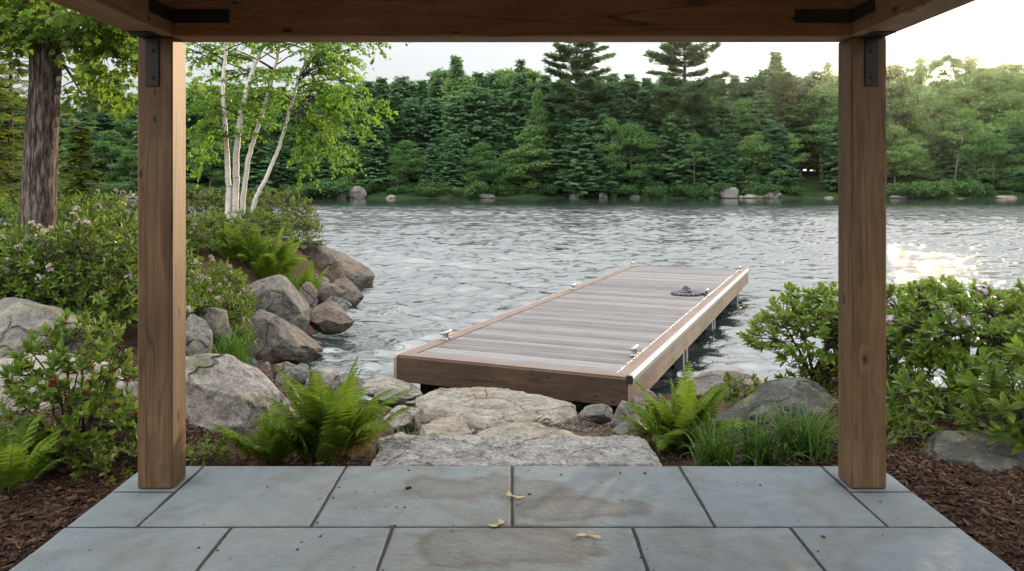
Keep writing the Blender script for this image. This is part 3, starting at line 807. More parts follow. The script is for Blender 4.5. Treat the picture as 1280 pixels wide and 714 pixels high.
# ------------------------------------------------------------------ rocks
def ico(sub):
    import bmesh
    bm = bmesh.new(); bmesh.ops.create_icosphere(bm, subdivisions=sub, radius=1.0)
    V = np.array([v.co[:] for v in bm.verts]); F = np.array([[v.index for v in f.verts] for f in bm.faces]); bm.free(); return V, F
ICO = {s: ico(s) for s in (3, 4, 5, 6)}
def boulder(name, label, x0, x1, ytop, ybot, Y, mat, seed, depth=.75, prof=None, rot=0.0, sub=5, cuts=11, rough=1.0, group=None, cat='boulder', sink=.35, ztop=None):
    """a boulder seen between photo columns x0..x1 and rows ytop..ybot whose middle stands at distance Y"""
    V, F = ICO[sub]; V = V.copy(); r = np.random.default_rng(seed)
    V *= 1 + .22 * fbm(V * 1.1 + seed, 2, seed)[:, None]
    for i in range(cuts):
        n = unit(r.normal(size=3) * np.array([1, 1, .9])); d = r.uniform(.57, .87)
        s = V @ n; m = s > d
        V[m] -= ((s[m] - d) * .96)[:, None] * n
    V += .05 * rough * np.stack([fbm(V * 2.6 + 7 + j * 31, 4, seed + j) for j in range(3)], -1)
    V += .022 * rough * np.stack([fbm(V * 8 + 3 + j * 31, 3, seed + 9 + j) for j in range(3)], -1)
    # ledges: shallow steps in a tilted direction
    n = unit(r.normal(size=3)); s = V @ n * 3.2 + .5 * fbm(V * 1.7, 2, seed + 4); V += (.045 * rough * (np.floor(s) + sstep(.35, .65, s - np.floor(s)) - s))[:, None] * n
    lo, hi = V.min(0), V.max(0); V = (V - (lo + hi) / 2) / ((hi - lo) / 2)
    if prof is not None:
        us, hs = zip(*prof); k = np.interp(V[:, 0], us, hs); V[:, 2] = np.where(V[:, 2] > -.3, (V[:, 2] + .3) * k - .3, V[:, 2])
    w = (x1 - x0) / FPX * Y / 2; cx = px_at((x0 + x1) / 2, Y)
    zt, zb = z_at(ytop, Y), z_at(ybot, Y - w * depth * .6)
    zb -= sink * max(.12, zt - zb)
    S = np.array([w, w * depth, (zt - zb) / 2])
    V = V * S
    o = mesh_np(name, V, F, mat, None, True)
    o.location = (cx, Y, (zt + zb) / 2); o.rotation_euler = (0, 0, rot)
    return tag(o, label, cat, group)
bd = boulder
bd('boulder', 'grey rounded boulder with yellow green lichen under the left flowering shrubs', -70, 108, 370, 455, 7.7, M['rock_grey'], 11, .7, [(-1, .8), (0, 1), (.5, .95), (1, .6)], sub=6)
bd('boulder', 'low pale granite ledge behind the red blossomed shrub', -90, 168, 440, 560, 6.6, M['rock_pale'], 12, .8, [(-1, .9), (0, 1), (.6, .85), (1, .8)], sub=5)
bd('boulder', 'big pale granite boulder with moss behind the fern beside the left post', 150, 372, 437, 572, 6.35, M['rock_pale'], 16, .62, [(-1, .82), (-.5, 1), (0, .96), (.45, .80), (.8, .50), (1, .28)], sub=6, rough=1.7, cuts=8)
bd('boulder', 'small smooth grey boulder touching the left post from behind', 222, 263, 394, 452, 8.6, M['rock_grey'], 14, .9)
bd('boulder', 'small blocky grey rock under the flowering shrub', 243, 291, 384, 420, 9.6, M['rock_grey'], 15, .8)
bd('boulder', 'large brown wedge boulder at the water beside the grass tuft', 284, 404, 387, 456, 12.0, M['rock_brown'], 26, .7, [(-1, .8), (-.4, 1), (.3, .85), (1, .3)], sub=6)
bd('boulder', 'round grey boulder with a tan end in front of the shore ferns', 296, 390, 342, 408, 13.6, M['rock_grey'], 17, .8, [(-1, .9), (.2, 1), (1, .75)], sub=6)
bd('boulder', 'long tan boulder at the tip of the rocky point', 366, 468, 304, 360, 20.5, M['rock_brown'], 18, .7, [(-1, .95), (-.5, 1), (.2, .72), (1, .28)])
bd('boulder', 'brown sloping rock right below the point boulder', 408, 455, 348, 382, 17.4, M['rock_brown'], 19, .8, [(-1, .9), (0, 1), (1, .4)])
bd('boulder', 'small brown rock wedged behind the waterline rocks of the point', 398, 431, 354, 382, 16.2, M['rock_brown'], 20, .8)
bd('boulder', 'thin flat rock between two waterline rocks of the point', 395, 440, 371, 392, 15.2, M['rock_grey'], 21, .9)
bd('boulder', 'dark low rock lying in the water below the point', 383, 444, 377, 410, 13.9, M['rock_brown'], 22, .8, [(-1, .8), (0, 1), (1, .35)])
bd('boulder', 'narrow upright brown rock right of the round grey boulder', 366, 398, 352, 392, 14.8, M['rock_brown'], 23, .9)
bd('boulder', 'small tan rock at the foot of the shore ferns', 382, 412, 343, 370, 16.6, M['rock_grey'], 24, .9)
bd('rock', 'fist sized grey rock in the shallows by the grass tuft', 298, 324, 446, 466, 11.3, M['rock_grey'], 25, .9, sub=4, cat='rock')
bd('rock', 'tiny pale rock in the shallows right of the grass tuft', 325, 340, 452, 462, 11.2, M['rock_pale'], 27, .9, sub=4, cat='rock')
bd('rock', 'squat stone between the wedge boulder and the big pale boulder', 342, 372, 452, 470, 10.2, M['rock_brown'], 28, .9, sub=4, cat='rock')
bd('rock', 'tan waterside stone just behind the tips of the big front fern', 384, 428, 460, 486, 9.6, M['rock_pale'], 51, .9, cat='rock')
bd('rock', 'dark wet stone between the tan waterside stone and the low waterside rock', 420, 458, 468, 492, 9.2, M['rock_brown'], 52, .9, cat='rock')
bd('rock', 'grey shoreline stone right of the grass tuft and behind the big pale boulder', 345, 388, 455, 482, 9.9, M['rock_grey'], 53, .9, cat='rock')
bd('rock', 'low waterside rock at the left foot of the landing slab', 448, 530, 474, 500, 9.0, M['rock_slab'], 30, .8, [(-1, .7), (-.3, 1), (1, .75)], cat='rock')
bd('rock', 'grey stone in front of the low waterside rock', 462, 510, 486, 506, 8.3, M['rock_grey'], 31, .8, cat='rock')
bd('rock', 'low rounded stone right of the big front fern', 478, 526, 508, 540, 6.9, M['rock_slab'], 32, .9, cat='rock')
bd('rock', 'upright smooth stone under the right dock corner', 762, 807, 500, 534, 7.1, M['rock_grey'], 33, .9, [(-1, .9), (-.5, 1), (.3, .8), (1, .5)], cat='rock')
bd('rock', 'flat grey stone left of the upright stone by the dock', 724, 766, 506, 527, 7.4, M['rock_grey'], 34, .9, cat='rock')
bd('rock', 'pale flat stone behind the right end of the granite step', 763, 797, 528, 548, 6.1, M['rock_grey'], 35, .9, cat='rock')
bd('rock', 'dark stone in the shade under the dock edge', 788, 824, 488, 512, 8.0, M['rock_brown'], 36, .9, cat='rock')
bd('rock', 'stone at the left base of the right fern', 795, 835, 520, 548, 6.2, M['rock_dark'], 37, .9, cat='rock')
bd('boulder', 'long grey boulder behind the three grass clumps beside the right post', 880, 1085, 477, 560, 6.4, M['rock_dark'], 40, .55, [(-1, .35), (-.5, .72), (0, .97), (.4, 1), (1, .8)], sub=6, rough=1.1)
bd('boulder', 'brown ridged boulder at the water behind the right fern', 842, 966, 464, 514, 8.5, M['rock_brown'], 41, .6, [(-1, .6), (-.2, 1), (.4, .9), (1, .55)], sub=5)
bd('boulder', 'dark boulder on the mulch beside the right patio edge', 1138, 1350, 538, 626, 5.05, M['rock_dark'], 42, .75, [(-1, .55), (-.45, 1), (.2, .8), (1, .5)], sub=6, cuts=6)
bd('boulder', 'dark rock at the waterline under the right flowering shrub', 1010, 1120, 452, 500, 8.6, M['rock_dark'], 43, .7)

def slab_rock(name, label, pts, z, th, mat, seed, rough=.02, res=44, cat='rock', edge=.05, cell=9.0):
    """a flat stone: the plan outline of its top (given as photo points on the level z), a rough top and broken sides"""
    W = np.array([((px - 640) * (EYE - z) / (py - HY), FPX * (EYE - z) / (py - HY)) for px, py in pts])
    c = W.mean(0); W = W - c
    n = len(W); seg = 22; per = []
    for i in range(n):
        for t in np.linspace(0, 1, seg, endpoint=False): per.append(W[i] * (1 - t) + W[(i + 1) % n] * t)
    per = np.array(per); m = len(per)
    per = per + .35 * edge * np.stack([vnoise(np.c_[per * 6, np.full(m, seed + j)], seed + j) for j in range(2)], -1) + .5 * edge * unit(per) * fbm(np.c_[per * 3, np.full(m, seed)], 3, seed)[:, None]
    rad = np.concatenate([np.linspace(0.02, .9, res), 1 - .1 * (1 - np.linspace(0.1, 1, 8)) ** 2])
    rings = []
    for q in rad:
        xy = per * q; zz = rough * (1.3 * fbm(np.c_[xy * 2.2, np.full(m, 3.0 + seed)], 4, seed) + .9 * np.abs(fbm(np.c_[xy * cell, np.full(m, 9.0)], 4, seed + 2)) * 2 - .5) - edge * .55 * sstep(.93, 1.0, q) - edge * .1 * sstep(.8, 1, q)
        rings.append(np.c_[xy, zz])
    for k_, q in enumerate(np.linspace(0, 1, 9)[1:]):
        o_ = unit(per) * (.30 * edge * (math.sin(q * 2.6) + .8 * fbm(np.c_[per * 5, np.full(m, q * th * 14)], 3, seed + 5)[:, None]))
        rings.append(np.c_[per + o_, -edge * .65 - q * th + .0 * per[:, 0]])
    V = np.concatenate(rings); nr = len(rings); k = np.arange(m); k2 = (k + 1) % m
    F = np.concatenate([np.stack([a * m + k, a * m + k2, (a + 1) * m + k2, (a + 1) * m + k], -1) for a in range(nr - 1)])
    A = (per[:, 0] * np.roll(per[:, 1], -1) - np.roll(per[:, 0], -1) * per[:, 1]).sum()
    cap = k[None]
    if A < 0: cap = cap[:, ::-1]; F = F  # orientation handled below
    if A > 0: F = F[:, ::-1]
    o = mesh_np(name, V, [F, cap], mat, None, True); o.location = (c[0], c[1], z)
    return tag(o, label, cat)
slab_rock('granite_step', 'pale rough split granite step at the edge of the patio', [(461, 580.5), (555, 581), (650, 580.5), (740, 581), (827, 580), (820, 566), (806, 546), (795, 543), (720, 542), (620, 543), (540, 542), (483, 543), (476, 549), (468, 565)], -.035, .16, M['rock_step'], 61, .016, cat='step', edge=.03, cell=24)
slab_rock('landing_slab', 'large cracked tan stone slab lying in front of the dock end', [(520, 492), (544, 484), (600, 482), (625, 483), (653, 488), (681, 491), (694, 497), (719, 502), (720, 512), (700, 523), (656, 523), (625, 526), (606, 530.5), (584, 521), (569, 516), (531, 510), (522, 500)], -.47, .2, M['rock_slab'], 62, .014, edge=.05)
slab_rock('landing_slab', 'tan stone slab half hidden behind the granite step', [(585, 545), (606, 534), (637, 527.5), (675, 529), (700, 533), (730, 544), (730, 556), (585, 556)], -.24, .2, M['rock_slab'], 63, .012, edge=.05)
slab_rock('landing_slab', 'pale angular stone left of the large cracked slab', [(526, 530), (544, 522), (569, 518), (587, 526), (593, 537), (572, 545), (530, 544)], -.25, .2, M['rock_slab'], 64, .016, edge=.06)
slab_rock('landing_slab', 'grey stone between the front fern and the granite step', [(470, 560), (476, 546), (500, 538), (530, 546), (526, 560)], -.16, .2, M['rock_slab'], 65, .016, edge=.06)

# ------------------------------------------------------------------ far shore forest: templates, then one tree at a time
KITE = (np.array([(0, 0, 0), (.45, .5, .03), (1, 0, -.06), (.45, -.5, .03)], float), [np.array([[0, 1, 2, 3]])])
def quads_of(P, D, Nn, L, W):
    Rm = frames(D, Nn); S = np.stack([L, W, L], -1)
    return scatter(KITE, P, Rm, S)

def conifer(seed, H=22.0, rad=3.6, step=.40, droop=-.28, n=8, power=.75, spray=.95, start=.06, ragged=.25):
    """hemlock or spruce: whorls of drooping branches clothed with short flat sprays"""
    r = np.random.default_rng(seed); P, D, Nn, L, W = [], [], [], [], []
    z = H * start
    while z < H * .985:
        t = (z - H * start) / (H * (1 - start)); env = rad * (1 - t) ** power * min(1, .55 + t * 4)
        for b in range(n if t < .9 else 6):
            az = r.uniform(0, 2 * math.pi); ln = max(.5, env * r.uniform(1 - ragged * 1.6, 1 + ragged)); zz = z + r.uniform(-.3, .3) * step
            dz = droop * r.uniform(.5, 1.4) + .45 * t
            bd_ = np.array([math.cos(az), math.sin(az), dz]); side = np.array([-math.sin(az), math.cos(az), 0])
            k = max(2, int(ln / .34)); s = np.linspace(.22, 1, k)
            for q in s:
                p = np.array([0, 0, zz]) + bd_ * ln * q + np.array([0, 0, .12 * ln * q * q])
                for sg in (-1, 1, 0):
                    if sg == 0 and r.random() < .5: continue
                    d = bd_ * .8 + side * sg * r.uniform(.5, 1.0) + np.array([0, 0, r.uniform(-.75, -.1)])
                    P.append(p + r.normal(0, .07, 3)); D.append(d); Nn.append(np.array([0, 0, .7]) + r.normal(0, .45, 3) + bd_ * .9)
                    l = spray * r.uniform(.6, 1.25) * (.55 + .45 * (1 - q) + .2) ; L.append(l * (1 if t < .9 else .75)); W.append(l * r.uniform(.42, .68))
        z += step * r.uniform(.75, 1.25) * (1 if t < .8 else .75)
    V, F = quads_of(np.array(P), np.array(D), np.array(Nn), np.array(L), np.array(W))
    T = tube([(0, 0, -1), (0, 0, H * .3), (0, 0, H * .7), (0, 0, H)], [.30, .22, .12, .02], 6)
    return (V, F), T, H

def pine(seed, H=30.0, rad=5.0, start=.28, lean=0.0):
    """white pine: wide separate tiers of upswept plumes with sky between them"""
    r = np.random.default_rng(seed); P, D, Nn, L, W = [], [], [], [], []; G = Geo()
    V, F = tube([(0, 0, -1), (.1, 0, H * .3), (-.1, .1, H * .7), (0, 0, H)], [.42, .34, .20, .03], 7); G.add(V, F)
    z = H * start
    while z < H * .97:
        t = (z - H * start) / (H * (1 - start)); env = rad * min(1.0, (1 - t) ** .62 * 1.05) * (.75 + .25 * min(1, t * 5))
        nb = r.integers(3, 6) if t < .9 else 5; a0 = r.uniform(0, 6.28)
        for b in range(nb):
            az = a0 + b * 6.28 / nb + r.normal(0, .3); ln = env * r.uniform(.55, 1.15)
            up = r.uniform(.02, .22) + .5 * t * t
            bx = np.array([math.cos(az), math.sin(az), 0]); side = np.array([-math.sin(az), math.cos(az), 0])
            pts = [np.array([0, 0, z]) + bx * ln * s + np.array([0, 0, ln * (up * s + .12 * s * s)]) for s in (0, .35, .7, 1)]
            V, F = tube(pts, [.10 * (1 - t) + .03, .06, .04, .015], 4); G.add(V, F)
            k = int(6 + ln * 8.0)
            for q in range(k):
                s = r.uniform(.32, 1.02); wd = (.16 + .30 * math.sin(min(1, s) * 2.6)) * ln * .55
                c = np.array([0, 0, z]) + bx * ln * s + side * r.normal(0, wd * .6) + np.array([0, 0, ln * (up * s + .12 * s * s) + r.uniform(-.12, .22)])
                for m in range(7):
                    d = bx * r.uniform(.1, 1.0) + side * r.normal(0, .8) + np.array([0, 0, r.uniform(-.05, .9)])
                    P.append(c + r.normal(0, .10, 3)); D.append(d); Nn.append(r.normal(0, 1, 3) + np.array([0, 0, .8])); l = r.uniform(.45, .9); L.append(l); W.append(l * .30)
        z += r.uniform(.7, 1.35) * (1 if t < .7 else .65)
    F_ = quads_of(np.array(P), np.array(D), np.array(Nn), np.array(L), np.array(W))
    return F_, (np.concatenate(G.V), np.concatenate(G.F[4])), H

def broad(seed, H=16.0, rad=4.2, start=.25, clumps=38, cards=150, card=.42, sparse=0.0, lean=0.0, tr=.2):
    """broadleaved tree: limbs that end in uneven leaf clumps"""
    r = np.random.default_rng(seed); P, D, Nn, L, W = [], [], [], [], []; G = Geo()
    top = np.array([lean * H, 0, H * .86])
    tp = [np.array([0, 0, -1.0]), np.array([lean * H * .25 + r.normal(0, .15), r.normal(0, .15), H * .3]), np.array([lean * H * .6, r.normal(0, .2), H * .6]), top]
    V, F = tube(tp, [tr, tr * .8, tr * .55, .03], 7); G.add(V, F)
    for c in range(clumps):
        t = r.uniform(0, 1) ** .8; az = r.uniform(0, 6.28)
        zz = H * (start + (1 - start) * t); env = rad * (math.sin(min(1, .25 + t * .85) * math.pi) ** .6 * .9 + .1)
        rr = env * r.uniform(.35, 1.0)
        cc = np.array([lean * zz + rr * math.cos(az), rr * math.sin(az), zz - .25 * rr * .4])
        zb = max(H * .18, zz - rr * r.uniform(.5, .9)); b0 = np.array([lean * zb, 0, zb])
        V, F = tube([b0, (b0 + cc) / 2 + np.array([0, 0, .25]), cc], [.07, .05, .015], 4); G.add(V, F)
        cr = np.array([1, 1, .55]) * rad * r.uniform(.26, .46)
        n = int(cards * r.uniform(.6, 1.2) * (1 - sparse))
        q = unit(r.normal(size=(n, 3))) * (r.uniform(.35, 1.05, (n, 1))) * cr
        P.append(cc + q); D.append(r.normal(size=(n, 3)) + [0, 0, -.3]); Nn.append(unit(q / cr) * .8 + r.normal(0, .5, (n, 3)) + [0, 0, .5]); l = card * r.uniform(.6, 1.2, n); L.append(l); W.append(l * .62)
    F_ = quads_of(np.concatenate(P), np.concatenate(D), np.concatenate(Nn), np.concatenate(L), np.concatenate(W))
    return F_, (np.concatenate(G.V), np.concatenate(G.F[4])), H

def shore_bush(seed, w=3.0, h=2.2):
    r = np.random.default_rng(seed); P, Nn, L = [], [], []
    for c in range(14):
        cc = np.array([r.uniform(-1, 1) * w * .8, r.uniform(-.6, .6) * w * .5, r.uniform(.15, .75) * h]); cr = np.array([.34, .3, .30]) * r.uniform(.7, 1.2) * w * .8; cr[2] = .3 * h * r.uniform(.8, 1.3)
        q = unit(r.normal(size=(170, 3))) * r.uniform(.5, 1.05, (170, 1)) * cr; P.append(cc + q); Nn.append(unit(q / cr) + r.normal(0, .5, (170, 3)) + [0, 0, .3]); L.append(.34 * r.uniform(.6, 1.2, 170))
    P = np.concatenate(P); L = np.concatenate(L)
    return quads_of(P, r.normal(size=P.shape), np.concatenate(Nn), L, L * .6), None, h

def template(kind, build, mat):
    (V, F), T, H = build
    crown = mesh_np('crown', V, F, mat); tr = None
    if T is not None: tr = mesh_np('trunk', T[0], T[1], M['far_bark'], smooth=True)
    meshes = (crown.data, tr.data if tr else None, H, float(np.abs(V[:, :2]).max()))
    bpy.data.objects.remove(crown)
    if tr: bpy.data.objects.remove(tr)
    return meshes
def bigpine(seed, H=30.0, rad=7.5, start=.42):
    r = np.random.default_rng(seed); P, D, Nn, L, W = [], [], [], [], []; G = Geo()
    V, F = tube([(0, 0, -1), (.1, 0, H * .3), (-.1, .1, H * .7), (0, 0, H)], [.42, .36, .24, .04], 7); G.add(V, F)
    z = H * start
    while z < H * .975:
        t = (z - H * start) / (H * (1 - start)); env = rad * (1 - t) ** .34 * (.7 + .3 * min(1, t * 4)); nb = int(r.integers(4, 6)); a0 = r.uniform(0, 6.28)
        for b_ in range(nb):
            az = a0 + b_ * 6.28 / nb + r.normal(0, .35); ln = env * r.uniform(.5, 1.08); up = r.uniform(-.06, .14) + .45 * t ** 2
            bx = np.array([math.cos(az), math.sin(az), 0]); side = np.array([-math.sin(az), math.cos(az), 0])
            cv = lambda s: np.array([0, 0, z]) + bx * ln * s + np.array([0, 0, ln * (up * s + .10 * s * s)])
            V, F = tube([cv(s) for s in (0, .35, .7, 1)], [.11 * (1 - t) + .03, .07, .05, .02], 4); G.add(V, F)
            for q in range(int(10 + ln * 12)):
                s = r.uniform(.28, 1.03); c = cv(s) + side * r.normal(0, .16 * ln * math.sin(min(1.0, s) * 2.5 + .3)) + np.array([0, 0, r.uniform(-.10, .20)])
                for m in range(7):
                    P.append(c + r.normal(0, .12, 3)); D.append(bx * r.uniform(.2, 1.0) + side * r.normal(0, .8) + np.array([0, 0, r.uniform(-.05, .55)])); Nn.append(r.normal(0, .6, 3) + np.array([0, 0, 1.0])); l = r.uniform(.5, .95); L.append(l); W.append(l * .32)
        z += r.uniform(1.15, 1.9) * (1 if t < .75 else .6)
    return quads_of(np.array(P), np.array(D), np.array(Nn), np.array(L), np.array(W)), (np.concatenate(G.V), np.concatenate(G.F[4])), H
TM = {'bigpine': [template('bigpine', bigpine(150 + i, 30, [8.0, 7.4][i], [.30, .36][i]), M['far_pine']) for i in range(2)],
      'hemlock': [template('hemlock', conifer(100 + i, 22, [3.6, 4.2, 3.6, 4.0, 3.4][i], .40, [-.34, -.26, -.38, -.3, -.36][i], 9, [.55, .45, .62, .5, .7][i]), M['far_hemlock']) for i in range(5)],
      'spruce': [template('spruce', conifer(120 + i, 22, 3.3, .42, -.15, 8, .95, .85, .04, .3), M['far_hemlock']) for i in range(2)],
      'pine': [template('pine', bigpine(140 + i, 30, [5.6, 5.0, 6.2][i], [.12, .2, .16][i]), M['far_pine']) for i in range(3)],
      'broad': [template('broad', broad(160 + i, 16, [4.2, 3.8, 4.6, 3.4][i], .10, 52, 160), M['far_broad']) for i in range(4)],
      'thin': [template('thin', broad(180 + i, 15, 3.4, .42, 20, 110, .38, .1, [.0, .12][i], .13), M['far_broad']) for i in range(2)],
      'lace': [template('lace', broad(190 + i, 17, 3.6, .45, 36, 105, .36, .1), M['far_broad']) for i in range(2)],
      'tuft': [template('tuft', broad(196, 33, 3.4, .85, 20, 230, .40, .1, 0, .16), M['far_broad'])],
      'bush': [template('bush', shore_bush(200 + i, [3.0, 2.4, 3.6][i], [2.2, 2.6, 1.7][i]), M['far_bush']) for i in range(3)]}
NAMES = {'tuft': ('broadleaf_tree', 'tree'), 'bigpine': ('pine_tree', 'tree'), 'hemlock': ('hemlock_tree', 'tree'), 'spruce': ('spruce_tree', 'tree'), 'pine': ('pine_tree', 'tree'), 'broad': ('broadleaf_tree', 'tree'), 'thin': ('young_tree', 'tree'), 'lace': ('broadleaf_tree', 'tree'), 'bush': ('shore_bush', 'bush')}
rt = np.random.default_rng(5)
def far_tree(kind, px, D, top, label, group=None, wide=1.0, var=None, rz=None, base=None):
    tm = TM[kind][rt.integers(len(TM[kind])) if var is None else var]
    X = px_at(px, D); g0 = gz(X, D) - .1 if base is None else base
    H = z_at(top, D) - g0; s = max(.12, H / tm[2])
    root = empty(NAMES[kind][0], (X, D, g0), rt.uniform(0, 6.28) if rz is None else rz)
    w = s * wide; root.scale = (w, w, s)
    for nm, me in (('crown', tm[0]), ('trunk', tm[1])):
        if me: link_mesh(nm, me, root)
    tag(root, label, NAMES[kind][1], group)
    return root
PROFILE = [(-60, 60), (20, 120), (80, 128), (140, 108), (200, 112), (250, 100), (300, 105), (420, 108), (460, 96), (500, 90), (525, 92), (550, 84), (590, 88), (615, 86), (650, 76), (690, 96), (730, 92), (770, 86), (800, 92), (850, 96), (905, 94),
           (940, 92), (970, 72), (1000, 96), (1030, 84), (1058, 98), (1104, 98), (1116, 80), (1150, 96), (1185, 90), (1230, 80), (1270, 78), (1340, 84), (1420, 90)]
def prof_y(px): return float(np.interp(px, *zip(*PROFILE)))
GL = {'hemlock': ('dark green hemlock in the dense wood across the lake', 'hemlocks of the far wood'),
      'spruce': ('narrow dark pointed spruce in the wood across the lake', 'spruces of the far wood'),
      'pine': ('tiered pine in the wood across the lake, lower than the two tall pines', 'lower pines of the far wood'),
      'broad': ('lighter green round crowned broadleaf tree in the wood across the lake', 'broadleaf trees of the far wood'),
      'thin': ('slender young tree with a bare pale trunk at the far lake edge', 'young trees of the far shore'),
      'bush': ('low green bush overhanging the water on the far shore', 'bushes of the far shore')}
# back row: the skyline
px = -70
while px < 1430:
    k = rt.choice(['hemlock', 'hemlock', 'spruce', 'broad', 'hemlock', 'hemlock'])
    if 1080 < px < 1300 or px < 40: k = rt.choice(['broad', 'broad', 'hemlock'])
    y = prof_y(px) + abs(rt.normal(0, 7)) - 2 + (5 if k == 'broad' else 0)
    if 1164 < px < 1199: y = max(y, 98)
    elif 1120 < px < 1240: y = max(y, 82)
    far_tree(k, px, rt.uniform(196, 206), y, *GL[k], wide=1.35 if k == 'spruce' else 1.5)
    px += rt.uniform(17, 27)
px = -70
while px < 1430:
    k = rt.choice(['hemlock', 'broad', 'hemlock']); y = prof_y(px) + rt.uniform(3, 14)
    if 1160 < px < 1203: y = 97
    far_tree(k, px, rt.uniform(208, 214), y, *GL[k], wide=1.7)
    px += rt.uniform(22, 30)
# middle row
px = -60
while px < 1430:
    k = rt.choice(['hemlock', 'hemlock', 'hemlock', 'hemlock', 'broad', 'pine'])
    if px > 1090: k = rt.choice(['broad', 'hemlock', 'broad'])
    y = prof_y(px) + rt.uniform(8, 36); y = max(y, 112) if 1150 < px < 1212 else y
    far_tree(k, px, rt.uniform(181, 188), y, *GL[k], wide=1.6)
    px += rt.uniform(20, 32)
# front row
px = -50
while px < 1430:
    k = rt.choice(['hemlock', 'broad', 'broad', 'hemlock'])
    if px > 1090: k = rt.choice(['broad', 'hemlock'])
    if not (985 < px < 1050):
        far_tree(k, px, rt.uniform(169, 174), rt.uniform(136, 182) if k != 'broad' else rt.uniform(152, 196), *GL[k], wide=1.75)
    px += rt.uniform(24, 38)
# bushes along the water
px = -40
while px < 1420:
    if not (985 < px < 1050):
        X = px_at(px, 166); far_tree('bush', px, far_shore_y(X) + rt.uniform(2.0, 4.5), rt.uniform(224, 238), *GL['bush'], wide=1.35)
    px += rt.uniform(17, 30)
# trees one can single out
far_tree('bigpine', 722, 178, 22, 'tall pine whose tiered crown tops the skyline above the dock, left of the two', wide=1.25, var=0, rz=.4)
far_tree('bigpine', 856, 178, 24, 'tall pine with flat tiers above the far end of the dock, right of the two', wide=1.25, var=1, rz=2.2)
far_tree('pine', 141, 186, 104, 'pine peering over the skyline just left of the left post', wide=.8, var=1)
far_tree('spruce', 571, 200, 69, 'bushy topped conifer rising alone above the skyline right of the birch', wide=1.4, var=0)
far_tree('spruce', 650, 198, 74, 'pointed spruce on the skyline left of the tall left pine', wide=1.2, var=1)
far_tree('spruce', 970, 198, 64, 'pointed spruce on the skyline left of the right post', wide=1.3, var=0)
far_tree('thin', 764, 167, 150, 'pale green young tree with thin trunk at the water between the two tall pines', wide=1.15, var=0)
far_tree('broad', 672, 174, 112, 'pale airy broadleaf tree standing against dark hemlocks left of the tall left pine', wide=.55, var=1)
far_tree('broad', 497, 168, 186, 'rounded pale green tree at the far water edge right of the birch leaves', wide=1.0, var=2)
far_tree('thin', 985, 170, 168, 'young tree with flat green tiers beside the grassy gap on the far shore', wide=1.5, var=0)
far_tree('thin', 868, 169, 168, 'young broadleaf tree in front of the tall right pine', wide=1.2, var=0)
far_tree('thin', 1192, 169, 138, 'leaning tree with long pale trunk right of the right post across the lake', wide=1.35, var=1, rz=.1)
far_tree('thin', 1160, 174, 122, 'bare trunked tree directly under the setting sun', wide=1.1, var=0)
far_tree('lace', 1035, 196, 80, 'thin lacy crown against the sky touching the right post', wide=.8, var=0)
far_tree('lace', 1152, 199, 73, 'thin lacy crown against the glowing sky left of the sun', wide=1.15, var=1)
far_tree('lace', 1212, 199, 72, 'thin lacy crown against the glowing sky right of the sun', wide=1.15, var=0)
far_tree('tuft', 1184, 203, 70, 'slim tree with a high airy crown right above the setting sun', wide=1.1, rz=.3)
far_tree('tuft', 1169, 206, 75, 'slim airy crown touching the left edge of the setting sun', wide=.9, rz=2.0)
far_tree('tuft', 1197, 206, 74, 'slim airy crown touching the right edge of the setting sun', wide=.9, rz=4.0)
far_tree('broad', 1150, 204, 76, 'dense crown on the skyline just left of the setting sun', wide=.46, var=0)
far_tree('broad', 1213, 204, 74, 'dense crown on the skyline just right of the setting sun', wide=.46, var=2)
for px, w, top, lab, mt in [(445, 24, 231, 'largest pale boulder on the far shore, right of the birch trunks', 'rock_far'), (426, 15, 238, 'grey rock left of the largest pale far boulder', 'rock_far'), (408, 14, 241, 'low tan rock on the far shore beside the birch leaves', 'rock_far'),
                        (252, 14, 240, 'pale low rock on the far shore seen left of the birch trunks', 'rock_far'), (163, 22, 240, 'pale rock on the far shore left of the left post', 'rock_far'), (489, 12, 242, 'small grey rock on the far shore below the round pale tree', 'rock_far'),
                        (609, 20, 241, 'brown shaded rock on the far shore left of the dock', 'rock_brown'), (718, 12, 241, 'small grey rock on the far shore below the tall left pine', 'rock_far'), (754, 10, 239, 'small white rock at the foot of the pale young tree', 'rock_far'), (793, 12, 242, 'small low rock between the two tall pines on the far shore', 'rock_far'),
                        (891, 11, 244, 'small flat rock on the far shore right of the tall right pine', 'rock_far'), (910, 24, 232, 'dark grey rock face among the far bushes', 'rock_grey'), (927, 8, 243, 'tiny pale rock right of the dark far rock face', 'rock_far'), (944, 26, 241, 'long tan rock beside the white far rock', 'rock_slab'),
                        (966, 22, 238, 'white rounded rock at the left end of the grassy gap', 'rock_far'), (1036, 10, 244, 'small pale rock at the grassy gap beside the right post', 'rock_far'), (1124, 24, 242, 'pale flat rock on the far shore right of the right post', 'rock_far'), (1200, 12, 246, 'small low rock on the far shore under the leaning trunk', 'rock_far'), (1257, 24, 243, 'wide low rock on the far shore at the far right', 'rock_far')]:
    X = px_at(px, 164); D = float(far_shore_y(X)) - .2
    bd('shore_rock', lab, px - w * .55, px + w * .55, top + 1.5, 249, D + .2, M[mt], int(px), .6, sub=4, cat='rock', cuts=6, sink=.15)

